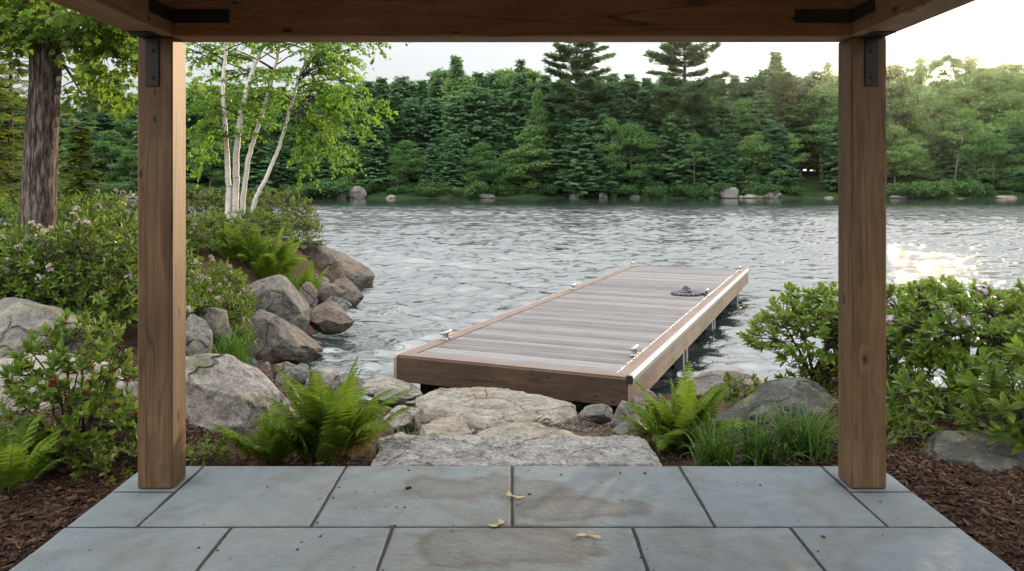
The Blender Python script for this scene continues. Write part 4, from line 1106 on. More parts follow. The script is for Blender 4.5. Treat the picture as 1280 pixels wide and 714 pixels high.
# ------------------------------------------------------------------ near plants
LEAF = (np.array([(0, 0, 0), (.32, .5, .05), (.32, 0, -.02), (.32, -.5, .05), (.70, .42, .02), (.70, 0, -.05), (.70, -.42, .02), (1, 0, -.13)], float),
        [np.array([[0, 2, 1], [0, 3, 2], [4, 5, 7], [5, 6, 7]]), np.array([[1, 2, 5, 4], [2, 3, 6, 5]])])
PETAL = (np.array([(0, 0, 0), (.55, .42, .12), (1, .22, .2), (1, -.22, .2), (.55, -.42, .12)], float), [np.array([[0, 1, 2, 3, 4]])])
def bez(a, b, c, n=6):
    t = np.linspace(0, 1, n)[:, None]; return (1 - t) ** 2 * a + 2 * t * (1 - t) * b + t ** 2 * c

def shrub(seed, rx, ry, h, tips, leaf, aspect=.32, per=9, stems=9, low=.25, spread=.55, flowers=0, fl_r=.05, inner=.35, lift=.35, tr=.010):
    """evergreen shrub: bowed stems, forking twigs, a rosette of leaves at every twig end, flower heads on some"""
    r = np.random.default_rng(seed); St = Geo()
    prim = []
    for i in range(stems):
        az = i * 6.28 / stems + r.normal(0, .3); q = r.uniform(.45, .95)
        e = np.array([rx * q * math.cos(az), ry * q * math.sin(az), h * r.uniform(.5, .8)])
        s0 = np.array([r.normal(0, .07) * rx, r.normal(0, .07) * ry, -.08]); c = s0 * .5 + e * np.array([spread * .55, spread * .55, .62]) 
        p = bez(s0, c, e, 12); prim.append(p)
        V, F = tube(p + r.normal(0, .006, p.shape), np.linspace(tr * 1.5, tr * .5, 12), 6); St.add(V, F)
    allp = np.concatenate([p[3:] for p in prim])
    # twig ends on and inside a lumpy dome
    d = unit(r.normal(size=(tips * 4, 3))); d = d[d[:, 2] > -.35][:tips]; n = len(d)
    lump = 1 + .24 * fbm(d * 2.1 + seed, 3, seed)
    rad = np.where(r.random(n) < inner, r.uniform(.5, .9, n), r.uniform(.88, 1.06, n)) * lump
    T = d * rad[:, None] * np.array([rx, ry, h * (1 - low)]); T[:, 2] = np.where(T[:, 2] > 0, T[:, 2], T[:, 2] * low * 1.6) + h * low
    dirs = unit(d * np.array([1, 1, 1.0]) + np.array([0, 0, lift]) + r.normal(0, .22, d.shape))
    for i in range(n):
        dd = ((allp - T[i]) ** 2).sum(1) + 3 * np.maximum(0, allp[:, 2] - T[i, 2]) ** 2; a = allp[np.argmin(dd)]
        p = bez(a, (a + T[i]) / 2 - dirs[i] * .0 + r.normal(0, .02, 3) + np.array([0, 0, -.04]), T[i], 5)
        V, F = tube(p, np.linspace(tr * .42, tr * .2, 5), 4); St.add(V, F)
    P, D, Nn, L = [], [], [], []
    for i in range(n):
        a, b = unit(np.cross(dirs[i], [0.3, .2, .9])), None; b = np.cross(dirs[i], a); k = per + r.integers(-2, 3)
        ang = np.arange(k) * 2.4 + r.uniform(0, 6.28); opn = np.linspace(.25, 1.15, k) + r.normal(0, .12, k)
        rd = np.cos(ang)[:, None] * a + np.sin(ang)[:, None] * b
        dd = np.cos(opn)[:, None] * dirs[i] + np.sin(opn)[:, None] * rd
        P.append(T[i] - dirs[i] * (np.arange(k) / k)[:, None] * leaf * .55 + r.normal(0, .003, (k, 3))); D.append(dd - np.array([0, 0, .12])); Nn.append(dirs[i] - rd * .3 + r.normal(0, .22, (k, 3))); L.append(leaf * r.uniform(.62, 1.12, k))
    P, D, Nn, L = (np.concatenate(x) for x in (P, D, Nn, L))
    W = L * aspect * r.uniform(.85, 1.15, len(L))
    fol = scatter(LEAF, P, frames(D, Nn), np.stack([L, W, L], -1))
    fl = None
    if flowers:
        top = np.argsort(-(.45 * T[:, 2] + .7 * rad * h + r.normal(0, .30 * h, n)))[:flowers]; P, D, Nn, L = [], [], [], []
        for i in top:
            for f in range(16):
                o_ = unit(r.normal(size=3) + dirs[i] * .9); c = T[i] + dirs[i] * fl_r * .55 + o_ * fl_r * r.uniform(.5, .9)
                a = unit(np.cross(o_, [.2, .5, .8])); b = np.cross(o_, a)
                for m in range(5):
                    th = m * 1.257 + f; P.append(c); D.append(np.cos(th) * a + np.sin(th) * b + o_ * .45); Nn.append(o_); L.append(fl_r * .42 * r.uniform(.8, 1.15))
        L = np.array(L); fl = scatter(PETAL, np.array(P), frames(np.array(D), np.array(Nn)), L)
    return fol, (np.concatenate(St.V), np.concatenate(St.F[4])), fl

def keep_mesh(name, VF, mat, smooth=False):
    o = mesh_np(name, VF[0], VF[1], mat, None, smooth); me = o.data; bpy.data.objects.remove(o); return me
def shrub_set(data, leafm, petal=None):
    fol, st, fl = data
    return [('foliage', keep_mesh('foliage', fol, leafm, True)), ('stems', keep_mesh('stems', st, M['twig'], True))] + ([('blossoms', keep_mesh('blossoms', fl, petal))] if fl else [])
def put(name, parts, label, cat, px, Y, z=None, rz=0.0, s=1.0, group=None, sz=None, dx=0.0):
    X = px_at(px, Y) + dx; z = gz(X, Y) if z is None else z
    root = empty(name, (X, Y, z), rz); root.scale = (s, s, sz or s)
    for nm, me in parts: link_mesh(nm, me, root)
    return tag(root, label, cat, group)

RH = [shrub_set(shrub(300, 1.0, .9, 1.15, 620, .095, flowers=44, fl_r=.042), M['rhodo'], M['petal']),
      shrub_set(shrub(301, 1.0, .95, 1.1, 640, .090, flowers=44, fl_r=.040), M['rhodo'], M['petal']),
      shrub_set(shrub(302, .9, .9, 1.05, 560, .085, flowers=0), M['rhodo_light'])]
gname = 'flowering shrubs on the left bank'
put('rhododendron', RH[0], 'rhododendron with pink blossoms behind the lichen boulder, against the left post', 'shrub', 128, 9.2, None, .6, 1.0, gname, 1.06)
put('rhododendron', RH[1], 'rhododendron in pale bloom at the foot of the big bark trunk', 'shrub', 52, 9.0, None, 2.1, .92, gname)
put('rhododendron', RH[2], 'yellow green shrub without blossoms at the left picture edge', 'shrub', -18, 8.8, None, 3.3, .95, gname)
put('rhododendron', RH[1], 'rhododendron with pale blossoms between the left post and the shore boulders', 'shrub', 252, 10.2, None, 4.0, .62, gname, .80)
put('rhododendron', RH[0], 'flowering shrub behind the left post below the birch', 'shrub', 205, 11.0, None, 5.0, .8, gname, .85)
put('rhododendron', RH[2], 'green shrub with fresh leaves behind the bark trunk', 'shrub', 95, 12.0, None, 1.0, 1.1, gname, 1.15)
put('rhododendron', RH[1], 'dark shrub near the water left of the left post', 'shrub', 150, 14.5, None, 2.8, 1.15, gname, 1.0)
put('rhododendron', RH[2], 'shrub behind the bark trunk at the left picture edge', 'shrub', 10, 13.0, None, 4.4, 1.3, gname, 1.1)
put('rhododendron', RH[0], 'pale flowering shrub in front of the shore ferns right of the left post', 'shrub', 262, 12.2, None, 2.2, .7, gname, .8)
put('rhododendron', RH[2], 'low green shrub at the foot of the birch between the post and the ferns', 'shrub', 268, 15.5, None, .7, .9, gname, .7)
put('rhododendron', RH[2], 'low shrub on the bank behind the shore ferns', 'shrub', 322, 17.6, None, 4.7, .8, gname, .6)
BU = [shrub_set(shrub(310, 1.3, 1.1, 1.1, 700, .075, .42, 9, 10, .2, flowers=0, lift=.5), M['bush']),
      shrub_set(shrub(311, 1.0, .9, 1.2, 560, .07, .45, 9, 10, .15, flowers=0, lift=.6), M['bush'])]
put('waterside_bush', BU[0], 'olive green bush right of the birch trunks on the point', 'bush', 335, 21.0, None, .3, 1.0, None, 1.05)
put('waterside_bush', BU[1], 'green bush left of the birch trunks behind the left post', 'bush', 250, 19.0, None, 1.7, .85)
put('waterside_bush', BU[1], 'small round bush at the right foot of the birch trunks', 'bush', 372, 20.2, None, 3.0, .62, None, .6)
RR = shrub_set(shrub(320, .62, .55, 1.15, 290, .090, .38, 10, 8, .48, .7, flowers=0, inner=.25, lift=.6, tr=.013), M['rhodo_light'])
RQ = shrub_set(shrub(321, .78, .6, 1.18, 380, .098, .38, 10, 9, .48, .7, flowers=9, fl_r=.06, inner=.25, lift=.6, tr=.014), M['rhodo_light'], M['petal_lilac'])
put('rhododendron', RR, 'open leafy shrub showing lake between its leaves, left of the right post', 'shrub', 1022, 7.3, None, .4, .95, None, .70)
put('rhododendron', RQ, 'rhododendron with lilac blossoms and bare dark stems right of the right post', 'shrub', 1205, 6.7, None, 1.2, .95, None, .76)
put('rhododendron', RR, 'leafy shrub touching the right side of the right post', 'shrub', 1108, 7.6, None, 2.5, .95, None, .80)
put('rhododendron', RQ, 'shrub at the right picture edge behind the fresh leaved one', 'shrub', 1340, 7.0, None, 4.2, 1.0, None, .78)
RL = shrub_set(shrub(330, .45, .42, .85, 90, .125, .34, 8, 8, .3, .6, flowers=0, lift=.7, tr=.010), M['rhodo_light'])
put('leafy_shrub', RL, 'fresh light green shrub overhanging the dark boulder at the right picture edge', 'shrub', 1296, 5.2, None, .5, 1.0, None, .78)
UG = shrub_set(shrub(331, .8, .5, .34, 130, .10, .34, 8, 8, .1, .6, flowers=0, lift=.6, tr=.008), M['rhodo'])
put('low_undergrowth', UG, 'low dark leafy plants in the shade under the lilac flowering shrub', 'plant', 1190, 6.0, None, .5, 1.0)
put('low_undergrowth', UG, 'low dark leafy plants under the shrub behind the right post', 'plant', 1075, 6.9, None, 2.4, .8)
BS = shrub_set(shrub(340, .44, .42, .82, 260, .068, .46, 9, 12, .22, .7, flowers=0, lift=.5, tr=.007), M['berry_leaf'])
bsh = put('red_blossomed_shrub', BS, 'light green shrub with small dark red blossoms on the mulch left of the left post', 'shrub', 92, 5.15, None, .8, 1.0, None, 1.0)
r = np.random.default_rng(8); me = BS[0][1]; P, D, Nn, L = [], [], [], []
vv = np.array([v.co[:] for v in me.vertices][::len(LEAF[0])]); pick = vv[r.choice(len(vv), 46, replace=False)]
for c in pick:
    for f in range(r.integers(2, 5)):
        cc = c + r.normal(0, .014, 3)
        for m in range(6): D.append(unit(r.normal(size=3))); P.append(cc); Nn.append(r.normal(size=3)); L.append(.017 * r.uniform(.8, 1.2))
V, F = scatter(PETAL, np.array(P), frames(np.array(D), np.array(Nn)), np.array(L)); mesh_np('blossoms', V, F, M['red'], bsh)

# ferns: arching fronds with toothed leaflets
def frond(seed, L=.7, arch=.9, pairs=24, width=.13, tooth=6):
    r = np.random.default_rng(seed); Vs, Fs, n = [], [], 0
    t = np.linspace(0, 1, 60); ang = R(82) - arch * t ** 1.5 * 1.5; ds = L / 59
    px_ = np.concatenate([[0], np.cumsum(np.cos(ang[:-1]) * ds)]); pz = np.concatenate([[0], np.cumsum(np.sin(ang[:-1]) * ds)])
    g = Geo(); V, F = tube(np.stack([px_[::6], px_[::6] * 0, pz[::6]], -1), np.linspace(.0035, .001, 10), 4); g.add(V, F)
    for i in range(pairs):
        s = .16 + .84 * (i + .5) / pairs; k = s * 59; p = np.array([np.interp(k, range(60), px_), 0, np.interp(k, range(60), pz)]); a = np.interp(k, range(60), ang)
        tg = np.array([math.cos(a), 0, math.sin(a)]); nm = np.array([-math.sin(a), 0, math.cos(a)])
        u = (s - .16) / .84; ln = width * (math.sin(min(1.0, u * 2.2 + .28) * math.pi / 2) ** 1.0) * (1 - u) ** .62 * 1.25 + .006
        for sg in (-1, 1):
            d = unit(np.array([0, sg, 0]) * .92 + tg * (.30 + .35 * u) + nm * r.uniform(-.28, .05)); w = unit(np.cross(nm, d)); nn = np.cross(d, w)
            q = np.linspace(0, 1, tooth + 1); hw = .0125 * (ln / width) ** .5 * (1 - q ** 2.2) + .0015
            V = []
            for j in range(tooth + 1):
                c = p + d * ln * q[j] - nm * .22 * ln * q[j] ** 2
                V += [c + w * hw[j] * .55 + nn * .002, c, c - w * hw[j] * .55 + nn * .002]
                if j < tooth:
                    cm = p + d * ln * (q[j] + .62 / tooth) - nm * .22 * ln * (q[j] + .5 / tooth) ** 2
                    V += [cm + w * hw[j] * 1.35 - nn * .003, cm - w * hw[j] * 1.35 - nn * .003]
            V = np.array(V); Ff = []
            for j in range(tooth):
                a0, b0 = 5 * j, 5 * (j + 1)
                Ff += [(a0 + 1, b0 + 1, a0 + 3), (a0 + 1, a0 + 3, a0), (b0 + 1, b0, a0 + 3), (a0 + 1, a0 + 4, b0 + 1), (a0 + 1, a0 + 2, a0 + 4), (b0 + 1, a0 + 4, b0 + 2)]
            g.add(V, np.array(Ff))
    return g
FR = []
for i, (arch, L) in enumerate([(.55, .72), (.8, .7), (1.1, .68), (.35, .70)]):
    o = frond(400 + i, L, arch, 25, [.125, .14, .13, .12][i]).build('frond', M['fern']); FR.append(o.data); bpy.data.objects.remove(o)
SPENT = FR[2].copy(); SPENT.materials.clear(); SPENT.materials.append(M['fern_dry'])
def dry_stalks(seed, n, h):
    r = np.random.default_rng(seed); g = Geo()
    for i in range(n):
        a = r.uniform(0, 6.28); l = h * r.uniform(.4, 1.0); b = np.array([r.normal(0, .05), r.normal(0, .05), -.02]); e = b + np.array([math.cos(a) * l * .35, math.sin(a) * l * .35, l])
        V, F = tube(bez(b, b + [0, 0, l * .6], e, 5), np.linspace(.004, .0015, 5), 4); g.add(V, F)
    return g
o = dry_stalks(6, 90, .3).build('dry_stalks', M['fern_dry']); DRY = o.data; bpy.data.objects.remove(o)
def fern(label, px, Y, size, n, seed, dry=True, lean=0.0, z=None, spread=.06):
    r = np.random.default_rng(seed); X = px_at(px, Y); root = empty('fern', (X, Y, (gz(X, Y) if z is None else z)), 0)
    for i in range(n):
        az = i * 2.39996 + r.normal(0, .2); q = (i / n) ** .7
        me = FR[3 if q < .2 else int(r.integers(0, 3))]; s = size / .7 * r.uniform(.55, 1.15) * (1 if q > .3 else 1.05)
        off = spread * (.3 + q)
        link_mesh('frond', me, root, (math.cos(az) * off, math.sin(az) * off, r.uniform(-.03, .01)), (r.normal(0, .2), r.normal(0, .2) + .55 * q - .36, az), (s, s * r.uniform(.85, 1.15), s))
    if dry:
        for j in range(3): link_mesh('spent_frond', SPENT, root, (0, 0, .01), (r.normal(0, .3), .75 + r.normal(0, .15), r.uniform(0, 6.28)), (size / .8,) * 3)
    if dry: link_mesh('dry_stalks', DRY, root, scale=(size / .55 * 1.3,) * 3)
    return tag(root, label, 'fern')
fern('big bright fern with rusty stalks at the left end of the granite step', 413, 5.42, .60, 56, 1, spread=.11)
fern('smaller fern leaning on the pale boulder next to the left post', 335, 5.3, .40, 22, 2)
fern('bright fern beside the right end of the granite step', 850, 5.75, .58, 44, 3, spread=.10)
fern('tallest shore fern below the birch trunks', 338, 15.6, .98, 34, 4, False, spread=.2)
fern('shore fern at the right foot of the birch above the round boulder', 374, 15.3, .80, 26, 5, False, spread=.16)
fern('shore fern left of the tallest shore fern', 305, 15.4, .82, 28, 6, False, spread=.16)
fern('small shore fern behind the flowering shrub right of the left post', 286, 13.6, .6, 20, 7, False)
fern('low fern at the left picture edge on the mulch', 8, 4.55, .46, 24, 8, False, spread=.10)

UG2 = shrub_set(shrub(333, .3, .26, .20, 60, .06, .42, 8, 7, .2, .7, flowers=0, lift=.6, tr=.005), M['bush'])
for lab, px, Y, s, rz in [('low leafy sprigs at the back corner of the left post', 246, 5.05, .8, .3), ('low leafy plant at the foot of the red blossomed shrub', 150, 4.95, .9, 1.2), ('low plant between the fern at the left edge and the red blossomed shrub', 42, 5.0, 1.0, 2.3),
                         ('small leafy plant beside the back corner of the right post', 1062, 5.3, .8, 3.1), ('small leafy plant left of the dark boulder on the mulch', 1135, 5.45, .9, 4.2), ('small plant in the gap between the brown ridged boulder and the long grey boulder', 930, 7.7, 1.0, 1.9), ('low plants under the lichen boulder', 120, 7.0, 1.1, .9)]:
    put('ground_plant', UG2, lab, 'plant', px, Y, None, rz, s)
# grasses
def blades(seed, n, L, w, spread, arch=1.2, base=.05):
    r = np.random.default_rng(seed); k = 9; g = Geo(); t = np.linspace(0, 1, k)
    for i in range(n):
        az = r.uniform(0, 6.28); a0 = R(86) - abs(r.normal(0, .28)) * spread; ar = arch * r.uniform(.3, 1.2); l = L * r.uniform(.5, 1.1); a = a0 - ar * t ** 1.6; ds = l / (k - 1)
        x = np.concatenate([[0], np.cumsum(np.cos(a[:-1]) * ds)]); z = np.concatenate([[0], np.cumsum(np.sin(a[:-1]) * ds)])
        tw = az + r.normal(0, .5); b = np.array([r.normal(0, base), r.normal(0, base), -.02])
        c = b + np.stack([x * math.cos(az), x * math.sin(az), z], -1); sd = np.array([-math.sin(tw), math.cos(tw), 0]); hw = (w * .5 * (1 - t ** 2.5) + .0004)[:, None]
        V = np.concatenate([c + sd * hw, c - sd * hw]); j = np.arange(k - 1); g.add(V, np.stack([j, j + 1, k + j + 1, k + j], -1))
    return g
def grass(name, label, px, Y, seed, n, L, w, spread=1.0, arch=1.2, base=.05, z=None):
    X = px_at(px, Y); o = blades(seed, n, L, w, spread, arch, base).build('blades', M['grass'], None, True); root = empty(name, (X, Y, gz(X, Y) if z is None else z)); o.parent = root
    return tag(root, label, 'grass clump')
grass('grass_clump', 'arching grass clump nearest the right fern', 893, 5.12, 1, 120, .42, .012, 1.5, 1.9)
grass('grass_clump', 'middle arching grass clump in front of the long grey boulder', 950, 5.14, 2, 120, .43, .012, 1.4, 1.8)
grass('grass_clump', 'fullest dark green grass clump beside the right post', 1005, 5.2, 3, 170, .46, .013, 1.4, 1.7, .06)
grass('grass_clump', 'upright grass tuft between the shore boulders left of the water', 284, 9.35, 4, 260, .55, .012, .9, .9, .11)
grass('grass_tuft', 'short grass tuft in the crevice left of the granite step', 512, 6.6, 5, 50, .16, .006, 1.2)
grass('grass_tuft', 'small green tuft in front of the upright dock stone', 742, 6.2, 6, 120, .12, .006, 1.6, 1.2, .08)
grass('grass_tuft', 'short green tuft at the foot of the right fern', 800, 5.9, 7, 140, .20, .007, 1.4, 1.2, .08)
grass('grass_tuft', 'thin weed sprig growing under the dock fascia', 703, 7.7, 8, 16, .14, .005, 1.2)

# birch with four white stems
def tree_leaf_cloud(G, r, a, d0, ln, leaf, nl, P, D, Nn, L, droop, rad, jitter=.5):
    """a twig from a along d0 that sags, with leaves along it"""
    e = a + d0 * ln + np.array([0, 0, -droop * ln]); m = a + d0 * ln * .55 + np.array([0, 0, .08 * ln]); p = bez(a, m, e, 5)
    V, F = tube(p, np.linspace(rad, rad * .35, 5), 4); G.add(V, F)
    t = r.uniform(.12, 1.02, nl); q = np.stack([np.interp(t * 4, range(5), p[:, i]) for i in range(3)], -1)
    P.append(q + r.normal(0, leaf * .35, q.shape)); dd = unit(d0 + r.normal(0, jitter, q.shape)) + np.array([0, 0, -.55]); D.append(dd); Nn.append(r.normal(0, .7, q.shape) + [0, 0, .8]); L.append(leaf * r.uniform(.65, 1.15, nl))
    return e
def birch():
    r = np.random.default_rng(70); Y0 = 18.0; root = empty('birch_tree', (px_at(298, Y0), Y0, gz(px_at(298, Y0), Y0) - .05))
    base = np.array(root.location)
    P, D, Nn, L = [], [], [], []; Tw = Geo()
    stems = [([(283, 292), (281, 250), (281, 192), (285, 160), (283, 110), (281, 50), (284, -30), (288, -120)], .062, 17.9), ([(287, 292), (291, 240), (297, 190), (308, 130), (320, 78), (328, 50), (346, -20), (362, -110)], .074, 18.0),
             ([(296, 292), (304, 252), (314, 200), (322, 165), (334, 110), (346, 60), (360, -5), (380, -90)], .058, 18.2), ([(309, 290), (322, 250), (338, 218), (346, 185), (356, 145), (370, 108), (392, 60), (420, -20)], .048, 18.1)]
    for s, (pp, rad, Y) in enumerate(stems):
        pts = np.array([(px_at(x, Y), Y + .25 * math.sin(i * 1.3 + s), z_at(y, Y)) for i, (x, y) in enumerate(pp)]) - base
        pts[0, 2] = -.1
        tt = np.linspace(0, len(pts) - 1, 44); c = np.stack([np.interp(tt, range(len(pts)), pts[:, i]) for i in range(3)], -1)
        for _ in range(3): c[1:-1] = (c[:-2] + 2 * c[1:-1] + c[2:]) / 4
        g = Geo(); V, F = tube(c + .008 * r.normal(size=c.shape), np.linspace(rad * 1.1, rad * .35, 44), 9); g.add(V, F); g.build('trunk', M['birch'], root, True)
        zz = c[:, 2]
        for b in range(27):
            z = r.uniform(2.0, zz.max() + .1); a = np.array([np.interp(z, zz, c[:, i]) for i in range(3)]); az = r.uniform(0, 6.28)
            if s == 3 and r.random() < .35: az = r.normal(0, .6)
            ln = r.uniform(.7, 1.7) * (1.15 if z < 4.5 else .8); d = np.array([math.cos(az), math.sin(az), r.uniform(.1, .55)]); d = unit(d)
            e = a + d * ln + np.array([0, 0, -.12 * ln]); p = bez(a, a + d * ln * .55 + [0, 0, .12], e, 7); V, F = tube(p, np.linspace(.016, .005, 7), 5); Tw.add(V, F)
            for k in range(8):
                f = r.uniform(.3, 1.0); q = np.array([np.interp(f * 6, range(7), p[:, i]) for i in range(3)]); a2 = az + r.normal(0, .9); d2 = unit(np.array([math.cos(a2), math.sin(a2), r.uniform(-.35, .25)]))
                tree_leaf_cloud(Tw, r, q, d2, r.uniform(.35, .75), .072, 25, P, D, Nn, L, r.uniform(.0, .35), .004)
    # boughs that reach right over the water and hang low
    for (x, y) in [(420, 150), (445, 165), (470, 130), (410, 200), (425, 215), (455, 110), (400, 175), (380, 215), (440, 75), (470, 55), (400, 120), (435, 190), (462, 150), (395, 160), (430, 130), (400, 90), (415, 60), (385, 190), (250, 180), (245, 215), (262, 150), (240, 120)]:
        src = (372, 112) if x > 330 else (283, 130)
        a = np.array([px_at(src[0], 18.1), 18.1, z_at(src[1], 18.1)]) - base; Ye = 18 + r.uniform(-1.2, 1.0); e = np.array([px_at(x, Ye), Ye, z_at(y, Ye)]) - base
        a = a * .75 + np.array([a[0], a[1], e[2]]) * .25
        p = bez(a, (a + e) / 2 + [0, 0, .35], e, 8); V, F = tube(p, np.linspace(.016, .004, 8), 5); Tw.add(V, F)
        for k in range(13):
            f = r.uniform(.35, 1.0); q = np.array([np.interp(f * 7, range(8), p[:, i]) for i in range(3)]); d2 = unit(e - a + r.normal(0, .8, 3) * np.linalg.norm(e - a))
            tree_leaf_cloud(Tw, r, q, d2, r.uniform(.25, .55), .072, 27, P, D, Nn, L, r.uniform(.05, .45), .004)
    P, D, Nn, L = (np.concatenate(x) for x in (P, D, Nn, L))
    V, F = scatter(LEAF, P, frames(D, Nn), np.stack([L, L * .72, L], -1)); mesh_np('crown', V, F, M['birch_leaf'], root)
    Tw.build('branches', M['twig'], root, True)
    tag(root, 'birch with slender white stems and bright green leaves on the rocky point', 'tree')
birch()

# broadleaved tree with furrowed trunk, upper left
LOBED = (np.array([(0, 0, 0), (.16, .30, .03), (.30, .52, -.02), (.36, .24, .03), (.62, .46, -.03), (.64, .17, .02), (1, 0, -.08), (.64, -.17, .02), (.62, -.46, -.03), (.36, -.24, .03), (.30, -.52, -.02), (.16, -.30, .03), (.4, 0, -.01)], float),
         [np.array([[12, i, (i + 1)] for i in range(0, 11)] + [[12, 11, 0]])])
def big_tree():
    r = np.random.default_rng(90); Y0 = 10.4; X0 = px_at(47, Y0); base = np.array([X0, Y0, gz(X0, Y0) - .1]); root = empty('maple_tree', base)
    pts = np.array([(px_at(x, Y0), Y0, z_at(y, Y0)) for x, y in [(44, 400), (46, 300), (49, 230), (53, 160), (57, 95), (57, 30), (52, -60), (50, -180), (56, -320)]]) - base; pts[0, 2] = 0
    tt = np.linspace(0, 8, 90); c = np.stack([np.interp(tt, range(9), pts[:, i]) for i in range(3)], -1)
    for _ in range(6): c[1:-1] = (c[:-2] + 2 * c[1:-1] + c[2:]) / 4
    sides = 40; V, F = tube(c, np.interp(tt, [0, .6, 2, 4, 5, 6, 8], [.27, .205, .185, .175, .18, .14, .05]), sides)
    an = np.arange(len(V)) % sides * 2 * math.pi / sides; ctr = np.repeat(c, sides, 0)
    fur = .012 * np.abs(fbm(np.stack([np.cos(an) * 4.5, np.sin(an) * 4.5, V[:, 2] * 1.6], -1), 3, 4)) * 2 + .02 * fbm(np.stack([np.cos(an) * 1.2, np.sin(an) * 1.2, V[:, 2] * .8], -1), 2, 6)
    V = V + unit(V - ctr) * fur[:, None]; g = Geo(); g.add(V, F); g.build('trunk', M['bark'], root, True)
    P, D, Nn, L = [], [], [], []; G = Geo()
    def limb(a, e, rad, n, spread, twl=.55, nl=13):
        m = (a + e) / 2 + np.array([0, 0, .22 * np.linalg.norm(e - a) * .5]); p = bez(a, m, e, 10); V, F = tube(p, np.linspace(rad, .008, 10), 7); G.add(V, F); dm = unit(e - a)
        for k in range(n):
            f = r.uniform(.25, 1.02); q = np.array([np.interp(f * 9, range(10), p[:, i]) for i in range(3)]); d = unit(dm * .7 + r.normal(0, 1, 3) * np.array([.8, .8, .22]))
            e2 = q + d * spread * r.uniform(.5, 1.1); p2 = bez(q, (q + e2) / 2 + [0, 0, .05], e2, 5); V, F = tube(p2, np.linspace(.010, .004, 5), 4); G.add(V, F)
            for j in range(5):
                f2 = r.uniform(.3, 1.0); q2 = np.array([np.interp(f2 * 4, range(5), p2[:, i]) for i in range(3)]); d2 = unit(d + r.normal(0, .7, 3) * np.array([1, 1, .3]))
                tree_leaf_cloud(G, r, q2, d2, twl * r.uniform(.5, 1.0), .115, nl, P, D, Nn, L, r.uniform(.05, .3), .004, .7)
    W = lambda x, y, Y: np.array([px_at(x, Y), Y, z_at(y, Y)]) - base
    for src, dst, rad, n in [((58, 75), (150, 20, 9.6), .07, 11), ((57, 40), (165, 70, 10.2), .05, 11), ((58, 20), (120, -40, 9.4), .06, 12), ((54, -10), (150, -50, 11.0), .06, 12), ((56, 60), (118, 45, 9.8), .04, 7),
                             ((55, 50), (-30, 30, 9.8), .06, 12), ((54, 10), (-60, -20, 10.6), .06, 12), ((52, 30), (-5, 15, 9.8), .04, 9), ((52, -60), (-40, -120, 9.5), .06, 12), ((52, -90), (150, -150, 10.5), .06, 12), ((50, -150), (40, -260, 10), .06, 14), ((52, 0), (70, -50, 11.5), .05, 10),
                             ((56, 55), (100, 115, 11.6), .04, 8), ((52, -30), (10, 60, 11.8), .05, 10)]:
        limb(W(src[0], src[1], Y0), W(*dst), rad, n, .75)
    P, D, Nn, L = (np.concatenate(x) for x in (P, D, Nn, L))
    V, F = scatter(LOBED, P, frames(D, Nn), L); mesh_np('crown', V, F, M['maple_leaf'], root)
    G.build('branches', M['bark'], root, True)
    tag(root, 'big tree with furrowed grey brown trunk and broad green leaves left of the shelter', 'tree')
big_tree()

# near hemlocks on the left bank
SPRAY = (np.array([(0, 0, 0), (.25, .26, .0), (.34, .07, .01), (.5, .30, -.02), (.58, .07, 0), (.74, .22, -.04), (.8, .05, -.02), (1, 0, -.08), (.8, -.05, -.02), (.74, -.22, -.04), (.58, -.07, 0), (.5, -.30, -.02), (.34, -.07, .01), (.25, -.26, .0), (.1, 0, 0)], float),
         [np.array([[0, 14, 1], [14, 2, 1], [2, 4, 3], [4, 6, 5], [6, 8, 7], [8, 10, 9], [10, 12, 11], [12, 14, 13], [14, 0, 13]]), np.array([[14, 12, 2, 2]])[:0], np.array([[12, 10, 4, 2], [10, 8, 6, 4]])])
def near_hemlock(name, label, px, Y, H, rad, seed, step=.30, n=6, spray=.26, start=.05, mat='near_needle', droop=-.12):
    r = np.random.default_rng(seed); P, D, Nn, L = [], [], [], []; G = Geo(); X = px_at(px, Y); root = empty(name, (X, Y, gz(X, Y) - .05))
    V, F = tube([(0, 0, 0), (.03, 0, H * .5), (0, .02, H)], [.02 * H ** .8, .012 * H ** .8, .008], 8); g = Geo(); g.add(V, F); g.build('trunk', M['bark'], root, True)
    z = H * start + .2
    while z < H:
        t = z / H; env = rad * (1 - t) ** .7
        for b in range(n):
            az = r.uniform(0, 6.28); ln = max(.15, env * r.uniform(.6, 1.15)); bx = np.array([math.cos(az), math.sin(az), droop * r.uniform(.3, 1.5) + .25 * t]); side = np.array([-math.sin(az), math.cos(az), 0])
            a = np.array([0, 0, z + r.uniform(-.1, .1)]); p = bez(a, a + bx * ln * .5 + [0, 0, .08 * ln], a + bx * ln, 6); V, F = tube(p, np.linspace(.006 + .008 * ln * .5, .002, 6), 4); G.add(V, F)
            for q in np.arange(.15, 1.02, .10 / max(.4, ln)):
                c = np.array([np.interp(q * 5, range(6), p[:, i]) for i in range(3)])
                for sg in (-1, 1):
                    d = bx * .75 + side * sg * r.uniform(.5, 1) + [0, 0, r.uniform(-.25, .08)]; P.append(c + r.normal(0, .02, 3)); D.append(d); Nn.append(np.array([0, 0, 1]) + r.normal(0, .3, 3)); L.append(spray * r.uniform(.6, 1.3) * (1.15 - .5 * q))
        z += step * r.uniform(.7, 1.3)
    V, F = scatter(SPRAY, np.array(P), frames(np.array(D), np.array(Nn)), np.array(L)); mesh_np('crown', V, F, M[mat], root); G.build('branches', M['twig'], root, True)
    return tag(root, label, 'tree')
near_hemlock('hemlock_tree', 'near hemlock with layered yellow green boughs at the left picture edge', -45, 15.5, 7.5, 2.1, 1, .17, 8, .22)
near_hemlock('hemlock_tree', 'hemlock behind the bark trunk, farther than the one at the picture edge', 12, 19.0, 6.0, 1.5, 2, .17, 8, .22, .1)
